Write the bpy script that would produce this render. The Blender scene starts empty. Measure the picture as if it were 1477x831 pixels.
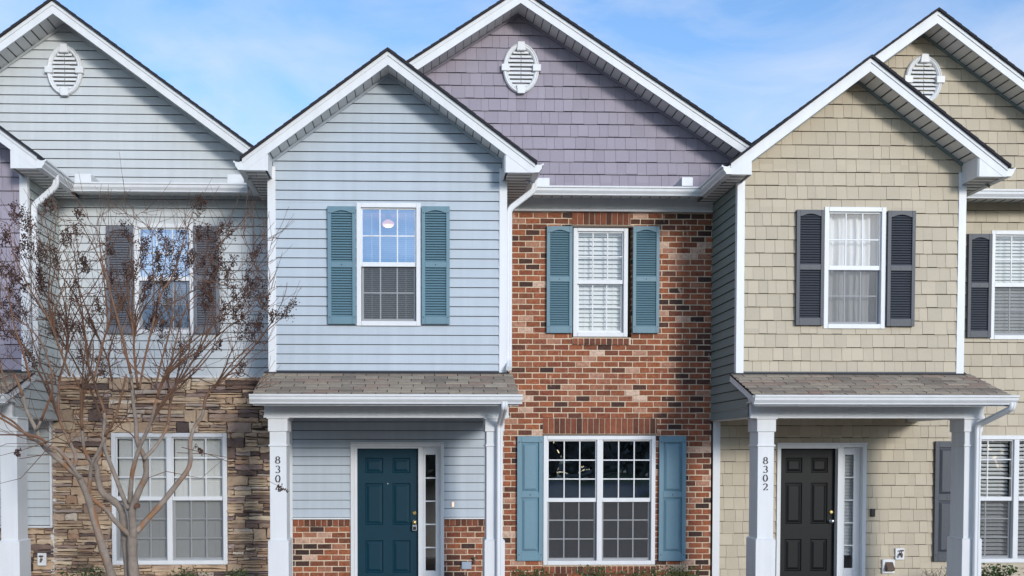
import bpy, math, random
from math import radians as R, sin, cos, pi, sqrt, atan2
from mathutils import Vector, Matrix

# ------------------------------------------------------------------ camera
C = bpy.context.scene
COL = C.collection
CAM_Y, CAM_Z, FPX = -15.0, 2.12, 1470.0
TH, PS, U0, V0 = 0.0322, 0.03119, 648.4, 699.4
cd = bpy.data.cameras.new('camera'); cam = bpy.data.objects.new('camera', cd); COL.objects.link(cam)
cam.location = (0, CAM_Y, CAM_Z); cam.rotation_euler = (pi/2 - TH, 0, -PS)
cd.sensor_width = 36; cd.lens = 36*FPX/1477
cd.shift_x = (738.5-U0)/1477; cd.shift_y = (V0-415.5)/1477
cd.clip_end = 2000
C.camera = cam
C.render.resolution_x = 1024; C.render.resolution_y = 576

# ------------------------------------------------------------------ world + sun
SUN = Vector((-0.42, 1.0, -0.27))            # travel direction of the light
el = math.atan2(0.27, sqrt(1+.42**2)); az = atan2(.42, -1.0)
w = bpy.data.worlds.new('World'); C.world = w; w.use_nodes = True
nt = w.node_tree; N = nt.nodes; L = nt.links
for n in list(N): N.remove(n)
out = N.new('ShaderNodeOutputWorld'); bg = N.new('ShaderNodeBackground')
sky = N.new('ShaderNodeTexSky'); sky.sky_type = 'NISHITA'; sky.sun_disc = False
sky.sun_elevation = el; sky.sun_rotation = az; sky.air_density = 1.0; sky.dust_density = 0.3; sky.ozone_density = 2.2
tc = N.new('ShaderNodeTexCoord'); sep = N.new('ShaderNodeSeparateXYZ'); L.new(tc.outputs['Generated'], sep.inputs[0])
zz = N.new('ShaderNodeMath'); zz.operation = 'MAXIMUM'; L.new(sep.outputs['Z'], zz.inputs[0]); zz.inputs[1].default_value = .04
zz2 = N.new('ShaderNodeMath'); zz2.operation = 'ADD'; L.new(zz.outputs[0], zz2.inputs[0]); zz2.inputs[1].default_value = .12
dx = N.new('ShaderNodeMath'); dx.operation = 'DIVIDE'; L.new(sep.outputs['X'], dx.inputs[0]); L.new(zz2.outputs[0], dx.inputs[1])
dy = N.new('ShaderNodeMath'); dy.operation = 'DIVIDE'; L.new(sep.outputs['Y'], dy.inputs[0]); L.new(zz2.outputs[0], dy.inputs[1])
cmb = N.new('ShaderNodeCombineXYZ'); L.new(dx.outputs[0], cmb.inputs[0]); L.new(dy.outputs[0], cmb.inputs[1])
nz = N.new('ShaderNodeTexNoise'); nz.inputs['Scale'].default_value = 2.1; nz.inputs['Detail'].default_value = 7; nz.inputs['Roughness'].default_value = .56
nz.inputs['Distortion'].default_value = .5
mpn = N.new('ShaderNodeMapping'); mpn.inputs['Location'].default_value = (3.4, 1.7, 0); L.new(cmb.outputs[0], mpn.inputs[0]); L.new(mpn.outputs[0], nz.inputs['Vector'])
cr = N.new('ShaderNodeValToRGB'); cr.color_ramp.elements[0].position = .40; cr.color_ramp.elements[1].position = .68
L.new(nz.outputs['Fac'], cr.inputs[0])
cm = N.new('ShaderNodeMath'); cm.operation = 'MULTIPLY'; L.new(cr.outputs[0], cm.inputs[0]); cm.inputs[1].default_value = .66
mx = N.new('ShaderNodeMixRGB'); L.new(cm.outputs[0], mx.inputs[0]); sk = N.new('ShaderNodeMixRGB'); sk.blend_type = 'MULTIPLY'; sk.inputs[0].default_value = 1; L.new(sky.outputs[0], sk.inputs[1]); sk.inputs[2].default_value = (.80, .90, 1.04, 1); L.new(sk.outputs[0], mx.inputs[1]); mx.inputs[2].default_value = (3.9, 4.4, 5.1, 1)
# thin cloud boosted towards the sun, behind the camera, as added soft front fill
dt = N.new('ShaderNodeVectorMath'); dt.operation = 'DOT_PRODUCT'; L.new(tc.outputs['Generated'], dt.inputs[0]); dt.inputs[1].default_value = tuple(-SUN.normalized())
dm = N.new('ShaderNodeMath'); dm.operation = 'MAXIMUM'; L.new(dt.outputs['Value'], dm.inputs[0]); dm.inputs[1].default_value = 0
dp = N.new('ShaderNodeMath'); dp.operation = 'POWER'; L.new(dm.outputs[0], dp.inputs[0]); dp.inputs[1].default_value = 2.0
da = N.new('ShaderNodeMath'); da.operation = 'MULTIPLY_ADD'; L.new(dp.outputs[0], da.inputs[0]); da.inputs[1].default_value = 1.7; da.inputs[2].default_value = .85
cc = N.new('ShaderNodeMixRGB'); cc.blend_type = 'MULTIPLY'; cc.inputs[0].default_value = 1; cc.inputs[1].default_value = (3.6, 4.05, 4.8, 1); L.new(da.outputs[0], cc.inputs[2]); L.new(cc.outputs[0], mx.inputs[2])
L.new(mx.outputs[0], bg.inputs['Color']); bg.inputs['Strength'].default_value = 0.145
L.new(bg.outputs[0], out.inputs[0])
sd = bpy.data.lights.new('sun', 'SUN'); sd.energy = 1.35; sd.angle = R(11.0); sd.color = (1, .975, .935)
so = bpy.data.objects.new('sun', sd); COL.objects.link(so); so.rotation_euler = SUN.to_track_quat('-Z', 'Y').to_euler(); so.location = (8, -20, 12)
C.view_settings.view_transform = 'Standard'; C.view_settings.look = 'None'; C.view_settings.exposure = 0.76; C.view_settings.gamma = 1
C.view_settings.use_curve_mapping = False
C.render.engine = 'CYCLES'
C.cycles.max_bounces = 8; C.cycles.transparent_max_bounces = 16; C.cycles.diffuse_bounces = 4

# ------------------------------------------------------------------ photo survey: a pixel of the photo met with a wall plane Y gives metres
_fw = Vector((sin(PS)*cos(TH), cos(PS)*cos(TH), -sin(TH))); _r = Vector((cos(PS), -sin(PS), 0)); _u = _r.cross(_fw)
def at(u, v, Y):
    d = _fw + _r*((u-U0)/FPX) + _u*((V0-v)/FPX)
    t = (Y-CAM_Y)/d.y
    return d.x*t, CAM_Z + d.z*t
def rect(u0, v0, u1, v1, Y):
    um, vm = (u0+u1)/2, (v0+v1)/2
    return at(u0, vm, Y)[0], at(u1, vm, Y)[0], at(um, v1, Y)[1], at(um, v0, Y)[1]
rnd = random.Random(7)

# ------------------------------------------------------------------ materials
def s2l(c):
    return tuple(((x/255)/12.92 if x/255 <= .04045 else (((x/255)+.055)/1.055)**2.4) for x in c)
M = {}
def mat(name, col, rough=.6, var=.08, isl=0., bump=.0, bscale=60, ramp=None, two=None, spec=.4, metal=0., vscale=2.2, streak=0.):
    m = bpy.data.materials.new(name); m.use_nodes = True; t = m.node_tree; n = t.nodes; l = t.links
    p = n['Principled BSDF']; p.inputs['Roughness'].default_value = rough; p.inputs['Specular IOR Level'].default_value = spec; p.inputs['Metallic'].default_value = metal
    co = n.new('ShaderNodeTexCoord')
    if ramp:
        g = n.new('ShaderNodeNewGeometry'); r = n.new('ShaderNodeValToRGB'); r.color_ramp.interpolation = 'LINEAR'
        e = r.color_ramp.elements
        while len(e) > 1: e.remove(e[-1])
        e[0].position = ramp[0][0]; e[0].color = (*ramp[0][1], 1)
        for pos, c in ramp[1:]:
            k = e.new(pos); k.color = (*c, 1)
        l.new(g.outputs['Random Per Island'], r.inputs[0]); src = r.outputs[0]
    else:
        c = n.new('ShaderNodeRGB'); c.outputs[0].default_value = (*col, 1); src = c.outputs[0]
    def mul(src, fac_out, lo, hi):
        mr = n.new('ShaderNodeMapRange'); l.new(fac_out, mr.inputs[0]); mr.inputs[3].default_value = lo; mr.inputs[4].default_value = hi
        x = n.new('ShaderNodeMixRGB'); x.blend_type = 'MULTIPLY'; x.inputs[0].default_value = 1; l.new(src, x.inputs[1]); l.new(mr.outputs[0], x.inputs[2]); return x.outputs[0]
    if var:
        z = n.new('ShaderNodeTexNoise'); z.inputs['Scale'].default_value = vscale; z.inputs['Detail'].default_value = 6; z.inputs['Roughness'].default_value = .62
        l.new(co.outputs['Object'], z.inputs['Vector']); src = mul(src, z.outputs['Fac'], 1-2*var, 1+2*var)
    if two:
        mp = n.new('ShaderNodeMapping'); mp.inputs['Scale'].default_value = (1, 1, .35); l.new(co.outputs['Object'], mp.inputs[0])
        z = n.new('ShaderNodeTexNoise'); z.inputs['Scale'].default_value = two[1]; z.inputs['Detail'].default_value = 4; l.new(mp.outputs[0], z.inputs['Vector'])
        r = n.new('ShaderNodeValToRGB'); r.color_ramp.elements[0].position = two[2]; r.color_ramp.elements[1].position = two[2]+.08; l.new(z.outputs['Fac'], r.inputs[0])
        x = n.new('ShaderNodeMixRGB'); l.new(r.outputs[0], x.inputs[0]); l.new(src, x.inputs[1]); x.inputs[2].default_value = (*two[0], 1); src = x.outputs[0]
    if streak:
        mp = n.new('ShaderNodeMapping'); mp.inputs['Scale'].default_value = (5, 5, .35); l.new(co.outputs['Object'], mp.inputs[0])
        z = n.new('ShaderNodeTexNoise'); z.inputs['Scale'].default_value = 2.; z.inputs['Detail'].default_value = 5; l.new(mp.outputs[0], z.inputs['Vector'])
        src = mul(src, z.outputs['Fac'], 1-2*streak, 1+2*streak)
    if isl:
        g = n.new('ShaderNodeNewGeometry'); src = mul(src, g.outputs['Random Per Island'], 1-isl, 1+isl)
    l.new(src, p.inputs['Base Color'])
    if bump:
        z = n.new('ShaderNodeTexNoise'); z.inputs['Scale'].default_value = bscale; z.inputs['Detail'].default_value = 4; l.new(co.outputs['Object'], z.inputs['Vector'])
        b = n.new('ShaderNodeBump'); b.inputs['Strength'].default_value = bump; b.inputs['Distance'].default_value = .01
        l.new(z.outputs['Fac'], b.inputs['Height']); l.new(b.outputs[0], p.inputs['Normal'])
    M[name] = m; return m

mat('trim white', (.69, .69, .69), .5, .03, streak=.05)
mat('vinyl white', (.71, .71, .71), .45, .025, streak=.04)
mat('soffit white', (.74, .73, .71), .6, .04, streak=.02)
mat('gray siding', s2l((195, 198, 198)), .5, .035, streak=.05)
mat('gray side siding', s2l((180, 184, 180)), .5, .03, streak=.03)
mat('blue siding', s2l((177, 185, 192)), .5, .035, streak=.05)
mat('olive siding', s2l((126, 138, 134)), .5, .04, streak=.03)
mat('lavender shake', s2l((151, 142, 153)), .65, .05, isl=.07, bump=.15, bscale=30)
mat('tan shake', s2l((185, 172, 150)), .65, .05, isl=.07, bump=.15, bscale=30)
mat('soffit seam', (.13, .13, .13), .9, 0)
mat('vent mesh', (.22, .215, .20), .9, 0)
mat('house wrap', (.03, .03, .03), .9, 0)
mat('mortar', s2l((212, 192, 166)), .95, .14, bump=.5, bscale=90)
B_ = [(0, s2l((58, 44, 40))), (.10, s2l((84, 55, 46))), (.2, s2l((116, 70, 52))), (.4, s2l((140, 82, 56))), (.6, s2l((158, 94, 64))), (.76, s2l((124, 68, 50))), (.86, s2l((152, 98, 74))), (.94, s2l((176, 132, 110))), (1, s2l((204, 174, 154)))]
mat('brick', (.3, .1, .06), .9, .42, ramp=B_, bump=1.0, bscale=40, vscale=20, two=(s2l((188, 150, 130)), 11, .64))
mat('soldier brick', (.3, .1, .06), .9, .30, ramp=[(0, s2l((96, 58, 46))), (.5, s2l((142, 82, 58))), (.85, s2l((120, 68, 50))), (1, s2l((70, 50, 42)))], bump=.6, bscale=45, vscale=12)
S_ = [(0, s2l((88, 74, 70))), (.10, s2l((122, 100, 90))), (.22, s2l((160, 134, 112))), (.42, s2l((190, 164, 136))), (.6, s2l((204, 182, 154))), (.70, s2l((166, 132, 106))), (.82, s2l((196, 168, 138))), (.92, s2l((144, 122, 116))), (1, s2l((214, 198, 176)))]
mat('ledge stone', (.3, .2, .15), .9, .26, ramp=S_, bump=1., bscale=26, vscale=7)
mat('stone joint', s2l((112, 98, 86)), .95, .2)
mat('shingle', (.2, .18, .15), .95, .16, ramp=[(0, s2l((122, 112, 102))), (.3, s2l((148, 136, 122))), (.6, s2l((158, 146, 130))), (.8, s2l((140, 118, 106))), (1, s2l((168, 156, 138)))], bump=.6, bscale=160, vscale=18)
mat('shingle edge', s2l((44, 42, 46)), .9, .15, bump=.4, bscale=80)
mat('flashing', s2l((52, 56, 64)), .5, .1)
mat('teal shutter', s2l((100, 130, 142)), .5, .04)
mat('blue shutter', s2l((106, 138, 152)), .5, .05, bump=.2, bscale=40)
mat('gray shutter', s2l((108, 110, 117)), .55, .04)
mat('charcoal shutter', s2l((68, 71, 78)), .5, .05, bump=.2, bscale=40)
mat('teal door', (.0015, .030, .050), .5, .10, spec=.22, vscale=3)
mat('black door', (.005, .0053, .006), .5, .10, spec=.22, vscale=3)
mat('brass', (.75, .55, .22), .25, .05, metal=1)
mat('steel', (.6, .6, .6), .3, .05, metal=1)
mat('number black', (.012, .012, .02), .4, 0)
mat('black plastic', (.012, .012, .014), .35, 0)
mat('gray plastic', s2l((150, 162, 176)), .5, .04)
mat('rust metal', s2l((96, 78, 66)), .6, .2)
mat('green tap', s2l((30, 84, 66)), .5, .1)
mat('blind', s2l((232, 232, 228)), .6, .02)
mat('curtain', s2l((205, 205, 204)), .8, .03)
mat('interior', s2l((150, 145, 138)), .9, .05)
mat('concrete', s2l((165, 160, 152)), .9, .1, bump=.3, bscale=60)
mat('asphalt', (.075, .075, .078), .95, .15, bump=.4, bscale=80)
mat('mulch', s2l((88, 64, 48)), .95, .3, bump=1, bscale=60, vscale=25)
mat('lawn', (.07, .09, .035), .95, .25, bump=1, bscale=50, vscale=8)
mat('bark', s2l((138, 124, 112)), .9, .34, bump=1.0, bscale=30, vscale=7, two=(s2l((144, 106, 78)), 5, .56))
mat('twig', s2l((104, 76, 60)), .85, .15, vscale=6)
mat('branch bark', s2l((122, 92, 72)), .9, .3, bump=.6, bscale=30, vscale=8, two=(s2l((122, 84, 62)), 6, .52))
mat('seed', s2l((80, 58, 50)), .9, .12, isl=.4)
mat('leaf', s2l((62, 84, 40)), .5, .1, isl=.35)
mat('far leaf', (.20, .19, .17), .9, .3, vscale=.6)
mat('paint line', (.75, .75, .73), .8, .05)

def glassmat(name, refl, wav=.25, wscale=1.6, tint=(.95, .97, 1, 1), top=1., gr=.01):
    m = bpy.data.materials.new(name); m.use_nodes = True; t = m.node_tree; n = t.nodes; l = t.links
    for x in list(n): n.remove(x)
    o = n.new('ShaderNodeOutputMaterial'); mixs = n.new('ShaderNodeMixShader'); tr = n.new('ShaderNodeBsdfTransparent'); gl = n.new('ShaderNodeBsdfGlossy')
    tr.inputs[0].default_value = (.88, .885, .885, 1); gl.inputs['Roughness'].default_value = gr; gl.inputs[0].default_value = tint
    lw = n.new('ShaderNodeLayerWeight'); lw.inputs[0].default_value = .25
    mr = n.new('ShaderNodeMapRange'); l.new(lw.outputs['Fresnel'], mr.inputs[0]); mr.inputs[3].default_value = refl; mr.inputs[4].default_value = top
    co = n.new('ShaderNodeTexCoord'); z = n.new('ShaderNodeTexNoise'); z.inputs['Scale'].default_value = wscale; z.inputs['Detail'].default_value = 1; l.new(co.outputs['Object'], z.inputs['Vector'])
    b = n.new('ShaderNodeBump'); b.inputs['Strength'].default_value = wav; b.inputs['Distance'].default_value = .02; l.new(z.outputs['Fac'], b.inputs['Height']); l.new(b.outputs[0], gl.inputs['Normal'])
    l.new(mr.outputs[0], mixs.inputs[0]); l.new(tr.outputs[0], mixs.inputs[1]); l.new(gl.outputs[0], mixs.inputs[2]); l.new(mixs.outputs[0], o.inputs[0])
    M[name] = m
glassmat('clear glass', .07); glassmat('sky glass', .32, .12, 1.6, (.58, .76, 1, 1)); glassmat('wavy glass', .36, .45, 1.5, (.72, .85, 1, 1)); glassmat('dull glass', .01, top=.3, gr=.3)
def screenmat():
    m = bpy.data.materials.new('screen mesh'); m.use_nodes = True; t = m.node_tree; n = t.nodes; l = t.links
    p = n['Principled BSDF']; p.inputs['Base Color'].default_value = (.09, .09, .095, 1); p.inputs['Roughness'].default_value = .7
    o = n['Material Output']; mixs = n.new('ShaderNodeMixShader'); tr = n.new('ShaderNodeBsdfTransparent'); mixs.inputs[0].default_value = .40
    l.new(tr.outputs[0], mixs.inputs[1]); l.new(p.outputs[0], mixs.inputs[2]); l.new(mixs.outputs[0], o.inputs[0]); M['screen mesh'] = m
screenmat()
def glowmat():
    m = bpy.data.materials.new('warm lamp glow'); m.use_nodes = True; t = m.node_tree
    p = t.nodes['Principled BSDF']; p.inputs['Base Color'].default_value = (.9, .8, .7, 1); p.inputs['Emission Color'].default_value = (1, .45, .2, 1); p.inputs['Emission Strength'].default_value = .45
    M['warm lamp glow'] = m
glowmat()

# ------------------------------------------------------------------ mesh builder
ORG = {}
class MB:
    def __init__(s): s.v = []; s.f = []; s.m = []
    def face(s, pts, mi=0):
        b = len(s.v); s.v += [tuple(p) for p in pts]; s.f.append(tuple(range(b, b+len(pts)))); s.m.append(mi)
    def mesh(s, vs, fs, mi=0):
        b = len(s.v); s.v += [tuple(p) for p in vs]
        for f in fs: s.f.append(tuple(b+i for i in f)); s.m.append(mi)
    def box(s, x0, x1, y0, y1, z0, z1, mi=0):
        v = [(x, y, z) for z in (z0, z1) for y in (y0, y1) for x in (x0, x1)]
        s.mesh(v, [(0,2,3,1), (4,5,7,6), (0,1,5,4), (1,3,7,5), (3,2,6,7), (2,0,4,6)], mi)
    def prism(s, poly, y0, y1, mi=0):          # polygon in X,Z drawn from Y=y0 (front) to y1
        n = len(poly); v = [(x, y0, z) for x, z in poly]+[(x, y1, z) for x, z in poly]
        f = [tuple(range(n)), tuple(range(2*n-1, n-1, -1))]+[((i+1) % n, i, n+i, n+(i+1) % n) for i in range(n)]
        s.mesh(v, f, mi)
    def prismx(s, poly, x0, x1, mi=0):         # polygon in Y,Z
        n = len(poly); v = [(x0, y, z) for y, z in poly]+[(x1, y, z) for y, z in poly]
        f = [tuple(range(n)), tuple(range(2*n-1, n-1, -1))]+[((i+1) % n, i, n+i, n+(i+1) % n) for i in range(n)]
        s.mesh(v, f, mi)
    def tube(s, pts, rad, n=6, mi=0, cap=True):
        pts = [Vector(p) for p in pts]; k = len(pts)
        if not hasattr(rad, '__len__'): rad = [rad]*k
        t0 = (pts[1]-pts[0]).normalized(); a = t0.orthogonal().normalized(); vs = []; fs = []
        for i in range(k):
            t = (pts[min(i+1, k-1)]-pts[max(i-1, 0)]); t = t.normalized() if t.length > 1e-9 else t0
            a = (a - t*a.dot(t)); a = a.normalized() if a.length > 1e-6 else t.orthogonal().normalized(); b = t.cross(a)
            for j in range(n):
                q = 2*pi*j/n; vs.append(pts[i]+(a*cos(q)+b*sin(q))*rad[i])
        for i in range(k-1):
            for j in range(n): fs.append((i*n+j, i*n+(j+1) % n, (i+1)*n+(j+1) % n, (i+1)*n+j))
        if cap: fs += [tuple(range(n-1, -1, -1)), tuple(range((k-1)*n, k*n))]
        s.mesh(vs, fs, mi)
    def sweep(s, path, prof, ref=(0, 1, 0), mi=0):   # closed profile swept on a 3-D path
        pts = [Vector(p) for p in path]; k = len(pts); n = len(prof); vs = []; fs = []; ref = Vector(ref)
        a = ref
        for i in range(k):
            t = (pts[min(i+1, k-1)]-pts[max(i-1, 0)]).normalized(); a = (a-t*a.dot(t)).normalized(); b = t.cross(a)
            for p in prof: vs.append(pts[i]+b*p[0]+a*p[1])
        for i in range(k-1):
            for j in range(n): fs.append((i*n+j, i*n+(j+1) % n, (i+1)*n+(j+1) % n, (i+1)*n+j))
        fs += [tuple(range(n-1, -1, -1)), tuple(range((k-1)*n, k*n))]
        s.mesh(vs, fs, mi)
    def ellip(s, c, r, nu=16, nv=10, mi=0):
        vs = []; fs = []
        for i in range(nv+1):
            p = pi*i/nv
            for j in range(nu):
                q = 2*pi*j/nu; vs.append((c[0]+r[0]*sin(p)*cos(q), c[1]+r[1]*sin(p)*sin(q), c[2]+r[2]*cos(p)))
        for i in range(nv):
            for j in range(nu): fs.append((i*nu+j, (i+1)*nu+j, (i+1)*nu+(j+1) % nu, i*nu+(j+1) % nu))
        s.mesh(vs, fs, mi)
    def build(s, name, mats, parent=None, bevel=0, smooth=False, org=None):
        me = bpy.data.meshes.new(name)
        po = ORG.get(parent.name, Vector((0, 0, 0))) if parent else Vector((0, 0, 0))
        if org is None: org = po if parent else Vector((0, 0, 0))
        org = Vector(org)
        me.from_pydata([(x-org.x, y-org.y, z-org.z) for x, y, z in s.v], [], s.f)
        if isinstance(mats, str): mats = [mats]
        for m in mats: me.materials.append(M[m])
        if len(mats) > 1: me.polygons.foreach_set('material_index', s.m)
        if smooth: me.polygons.foreach_set('use_smooth', [True]*len(s.f))
        me.update()
        o = bpy.data.objects.new(name, me); COL.objects.link(o); ORG[o.name] = org
        if parent: o.parent = parent; o.location = org-po
        else: o.location = org
        if bevel:
            b = o.modifiers.new('bevel', 'BEVEL'); b.width = bevel; b.segments = 2; b.limit_method = 'ANGLE'; b.angle_limit = R(40)
        return o
def thing(name, label, cat, loc, group=None):
    o = bpy.data.objects.new(name, None); COL.objects.link(o); o.location = loc; o.empty_display_size = .3
    ORG[o.name] = Vector(loc); return tag(o, label, cat, group)
def tag(o, label, cat, group=None):
    o['label'] = label; o['category'] = cat
    if group: o['group'] = group
    return o
def struct(o): o['kind'] = 'structure'; return o

# ------------------------------------------------------------------ cladding generators, all in local (s, z, depth out of the wall)
def front(Y): return lambda s, z, d: (s, Y-d, z)
def rightside(X): return lambda s, z, d: (X+d, s, z)
def leftside(X): return lambda s, z, d: (X-d, s, z)

def cutintervals(a, b, z0, z1, ops):
    iv = [(a, b)]
    for (xa, xb, za, zb) in ops:
        if zb <= z0+.003 or za >= z1-.003: continue
        nv = []
        for (p, q) in iv:
            if xb <= p or xa >= q: nv.append((p, q)); continue
            if xa > p: nv.append((p, xa))
            if xb < q: nv.append((xb, q))
        iv = nv
    return [(p, q) for p, q in iv if q-p > .004]
def clip(poly, axis, val, keep_gt):
    o = []
    for i in range(len(poly)):
        a, b = poly[i], poly[(i+1) % len(poly)]
        ia = (a[axis] >= val) if keep_gt else (a[axis] <= val); ib = (b[axis] >= val) if keep_gt else (b[axis] <= val)
        if ia: o.append(a)
        if ia != ib:
            t = (val-a[axis])/(b[axis]-a[axis]); o.append((a[0]+(b[0]-a[0])*t, a[1]+(b[1]-a[1])*t))
    return o
def rows(z0, z1, ex, span, ops, zref=None):
    """yield (row base z, zlo, zhi, polygon pieces)"""
    brk = [z0, z1]+[v for o in ops for v in (o[2], o[3])]+span.get('brk', [])
    base = zref if zref is not None else z0
    k = math.floor((z0-base)/ex)
    while base+k*ex < z1-1e-6:
        zr = base+k*ex; lo = max(zr, z0); hi = min(zr+ex, z1)
        cs = sorted(set([lo, hi]+[b for b in brk if lo+.002 < b < hi-.002]))
        for i in range(len(cs)-1):
            a, b = cs[i], cs[i+1]
            al, bl = span['f'](a); ah, bh = span['f'](b)
            A, Bx = min(al, ah), max(bl, bh)
            if max(bl-al, bh-ah) < .01: continue
            for (p, q) in cutintervals(A, Bx, a, b, ops):
                pl = (p == A); pr = (q == Bx)
                poly = [(al if pl else p, a), (bl if pr else q, a), (bh if pr else q, b), (ah if pl else p, b)]
                if poly[1][0] < poly[0][0]: poly[1] = poly[0] = ((poly[0][0]+poly[1][0])/2, a)
                if poly[2][0] < poly[3][0]: poly[2] = poly[3] = ((poly[2][0]+poly[3][0])/2, b)
                yield zr, a, b, poly
        k += 1
def rspan(a, b): return {'f': lambda z: (a, b)}
def gspan(ax, az, m, xa, xb):      # under a gable: apex (ax,az), slope m, limited to xa..xb
    return {'f': lambda z: (max(xa, ax-(az-z)/m), min(xb, ax+(az-z)/m)), 'brk': [az-(ax-xa)*m, az-(xb-ax)*m]}
def clapboard(mb, pos, span, z0, z1, ops=(), ex=.127, lip=.017, zref=None, gap=.0085):
    for zr, a, b, poly in rows(z0, z1, ex, span, ops, zref):
        lo = zr+gap if a < zr+gap else a
        if b-lo < .003: continue
        p = poly
        if lo != a: p = clip(poly, 1, lo, True)
        if len(p) < 3: continue
        def dep(z): return lip*(1-(z-zr)/ex)+.002
        x0_, x1_ = min(q[0] for q in p), max(q[0] for q in p); h_ = math.sin(zr*91.7+x0_*37.1)*43758.5; h_ -= math.floor(h_)
        if x1_-x0_ > 1.2 and h_ < .45:
            sx = x0_+(x1_-x0_)*(.2+h_*1.33)
            pa, pb = clip(p, 0, sx, False), clip(p, 0, sx, True)
            if len(pa) > 2: mb.face([pos(x, z, dep(z)+.0022) for x, z in pa])
            if len(pb) > 2: mb.face([pos(x, z, dep(z)) for x, z in pb])
        else: mb.face([pos(x, z, dep(z)) for x, z in p])
        if lo != a:
            x0 = min(q[0] for q in p if abs(q[1]-lo) < 1e-5); x1 = max(q[0] for q in p if abs(q[1]-lo) < 1e-5)
            d = dep(lo); mb.face([pos(x0, lo, -.012), pos(x1, lo, -.012), pos(x1, lo, d), pos(x0, lo, d)])
def shakes(mb, pos, span, z0, z1, ops=(), ex=.181, lip=.016, zref=None, rg=None, wmin=.105, wmax=.205, gap=.0075):
    rg = rg or rnd; cuts = {}
    for zr, a, b, poly in rows(z0, z1, ex, span, ops, zref):
        key = round(zr, 4)
        if key not in cuts:
            x = -12-rg.random()*.2; cl = []
            while x < 13: cl.append((x, rg.uniform(-.002, .003), rg.uniform(-.004, .004))); x += rg.uniform(wmin, wmax)
            cuts[key] = cl
        cl = cuts[key]; xa = min(q[0] for q in poly); xb = max(q[0] for q in poly)
        for i in range(len(cl)-1):
            c0, c1 = cl[i][0], cl[i+1][0]
            if c1 < xa or c0 > xb: continue
            lo = max(a, zr+gap+cl[i][2]) if a < zr+gap+.005 else a
            p = clip(clip(clip(poly, 0, c0+.0016, True), 0, c1-.0016, False), 1, lo, True)
            if len(p) < 3: continue
            def dep(z): return lip*(1-(z-zr)/ex)+.003+cl[i][1]
            n = len(p); vs = [pos(x, z, dep(z)) for x, z in p]+[pos(x, z, -.012) for x, z in p]
            mb.mesh(vs, [tuple(range(n))]+[((k+1) % n, k, n+k, n+(k+1) % n) for k in range(n)])
def backing(mb, pos, span, z0, z1, ops=(), d=-.02, ex=50, mi=0):
    for zr, a, b, poly in rows(z0, z1, ex, span, ops): mb.face([pos(x, z, d) for x, z in poly], mi)
def bricks(mb, x0, x1, z0, z1, ops, Y, zref=0., rh=.0837, bl=.2115, jt=.0135, rg=None, soldier=False, d=.10):
    rg = rg or rnd
    if soldier:
        x = x0
        while x < x1-.02:
            e = min(x+rh-.0, x1); j = rg.uniform(-.003, .003)
            mb.box(x+jt/2, e-jt/2, Y-.003+j, Y+d, z0+.006, z1-.006); x = e
        return
    k = math.floor((z0-zref)/rh)
    while zref+k*rh < z1-.004:
        zl = max(z0, zref+k*rh+jt/2); zh = min(z1, zref+(k+1)*rh-jt/2)
        off = (bl/2 if k % 2 else 0)+rg.uniform(-.006, .006)
        bands = [(zl, zh, p, q) for p, q in cutintervals(x0, x1, zl, zh, ops)]
        for o in ops:                                   # short courses only where an opening ends inside a row
            xa_, xb_ = max(x0, o[0]), min(x1, o[1])
            if xb_ <= xa_: continue
            for lo_, hi_ in ((zl, o[2]-jt/2), (o[3]+jt/2, zh)):
                lo_, hi_ = max(lo_, zl), min(hi_, zh)
                if hi_-lo_ > .018 and (zl < o[2] < zh or zl < o[3] < zh):
                    bands += [(lo_, hi_, p, q) for p, q in cutintervals(xa_, xb_, lo_, hi_, ops)]
        for (a, b, p, q) in bands:
            x = math.floor((p-off)/bl)*bl+off
            while x < q:
                xa = max(p, x+jt/2); xb = min(q, x+bl-jt/2)
                if xb-xa > .015:
                    j = rg.uniform(-.004, .003); t1 = rg.uniform(-.003, .003); t2 = rg.uniform(-.003, .003)
                    vs = [(xa, Y+d, a), (xb, Y+d, a), (xb, Y+d, b), (xa, Y+d, b)]
                    y = Y+j; e = .003
                    ring = [(xa, y+.004, a+t1), (xb, y+.004, a+t2), (xb, y+.004, b+t1), (xa, y+.004, b+t2)]
                    fr = [(xa+e, y, a+e+t1), (xb-e, y, a+e+t2), (xb-e, y, b-e+t1), (xa+e, y, b-e+t2)]
                    mb.mesh(vs+ring+fr, [(8, 9, 10, 11)]+[(4+i_, 4+(i_+1) % 4, 8+(i_+1) % 4, 8+i_) for i_ in range(4)]+[(i_, (i_+1) % 4, 4+(i_+1) % 4, 4+i_) for i_ in range(4)])
                x += bl
        k += 1
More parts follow.
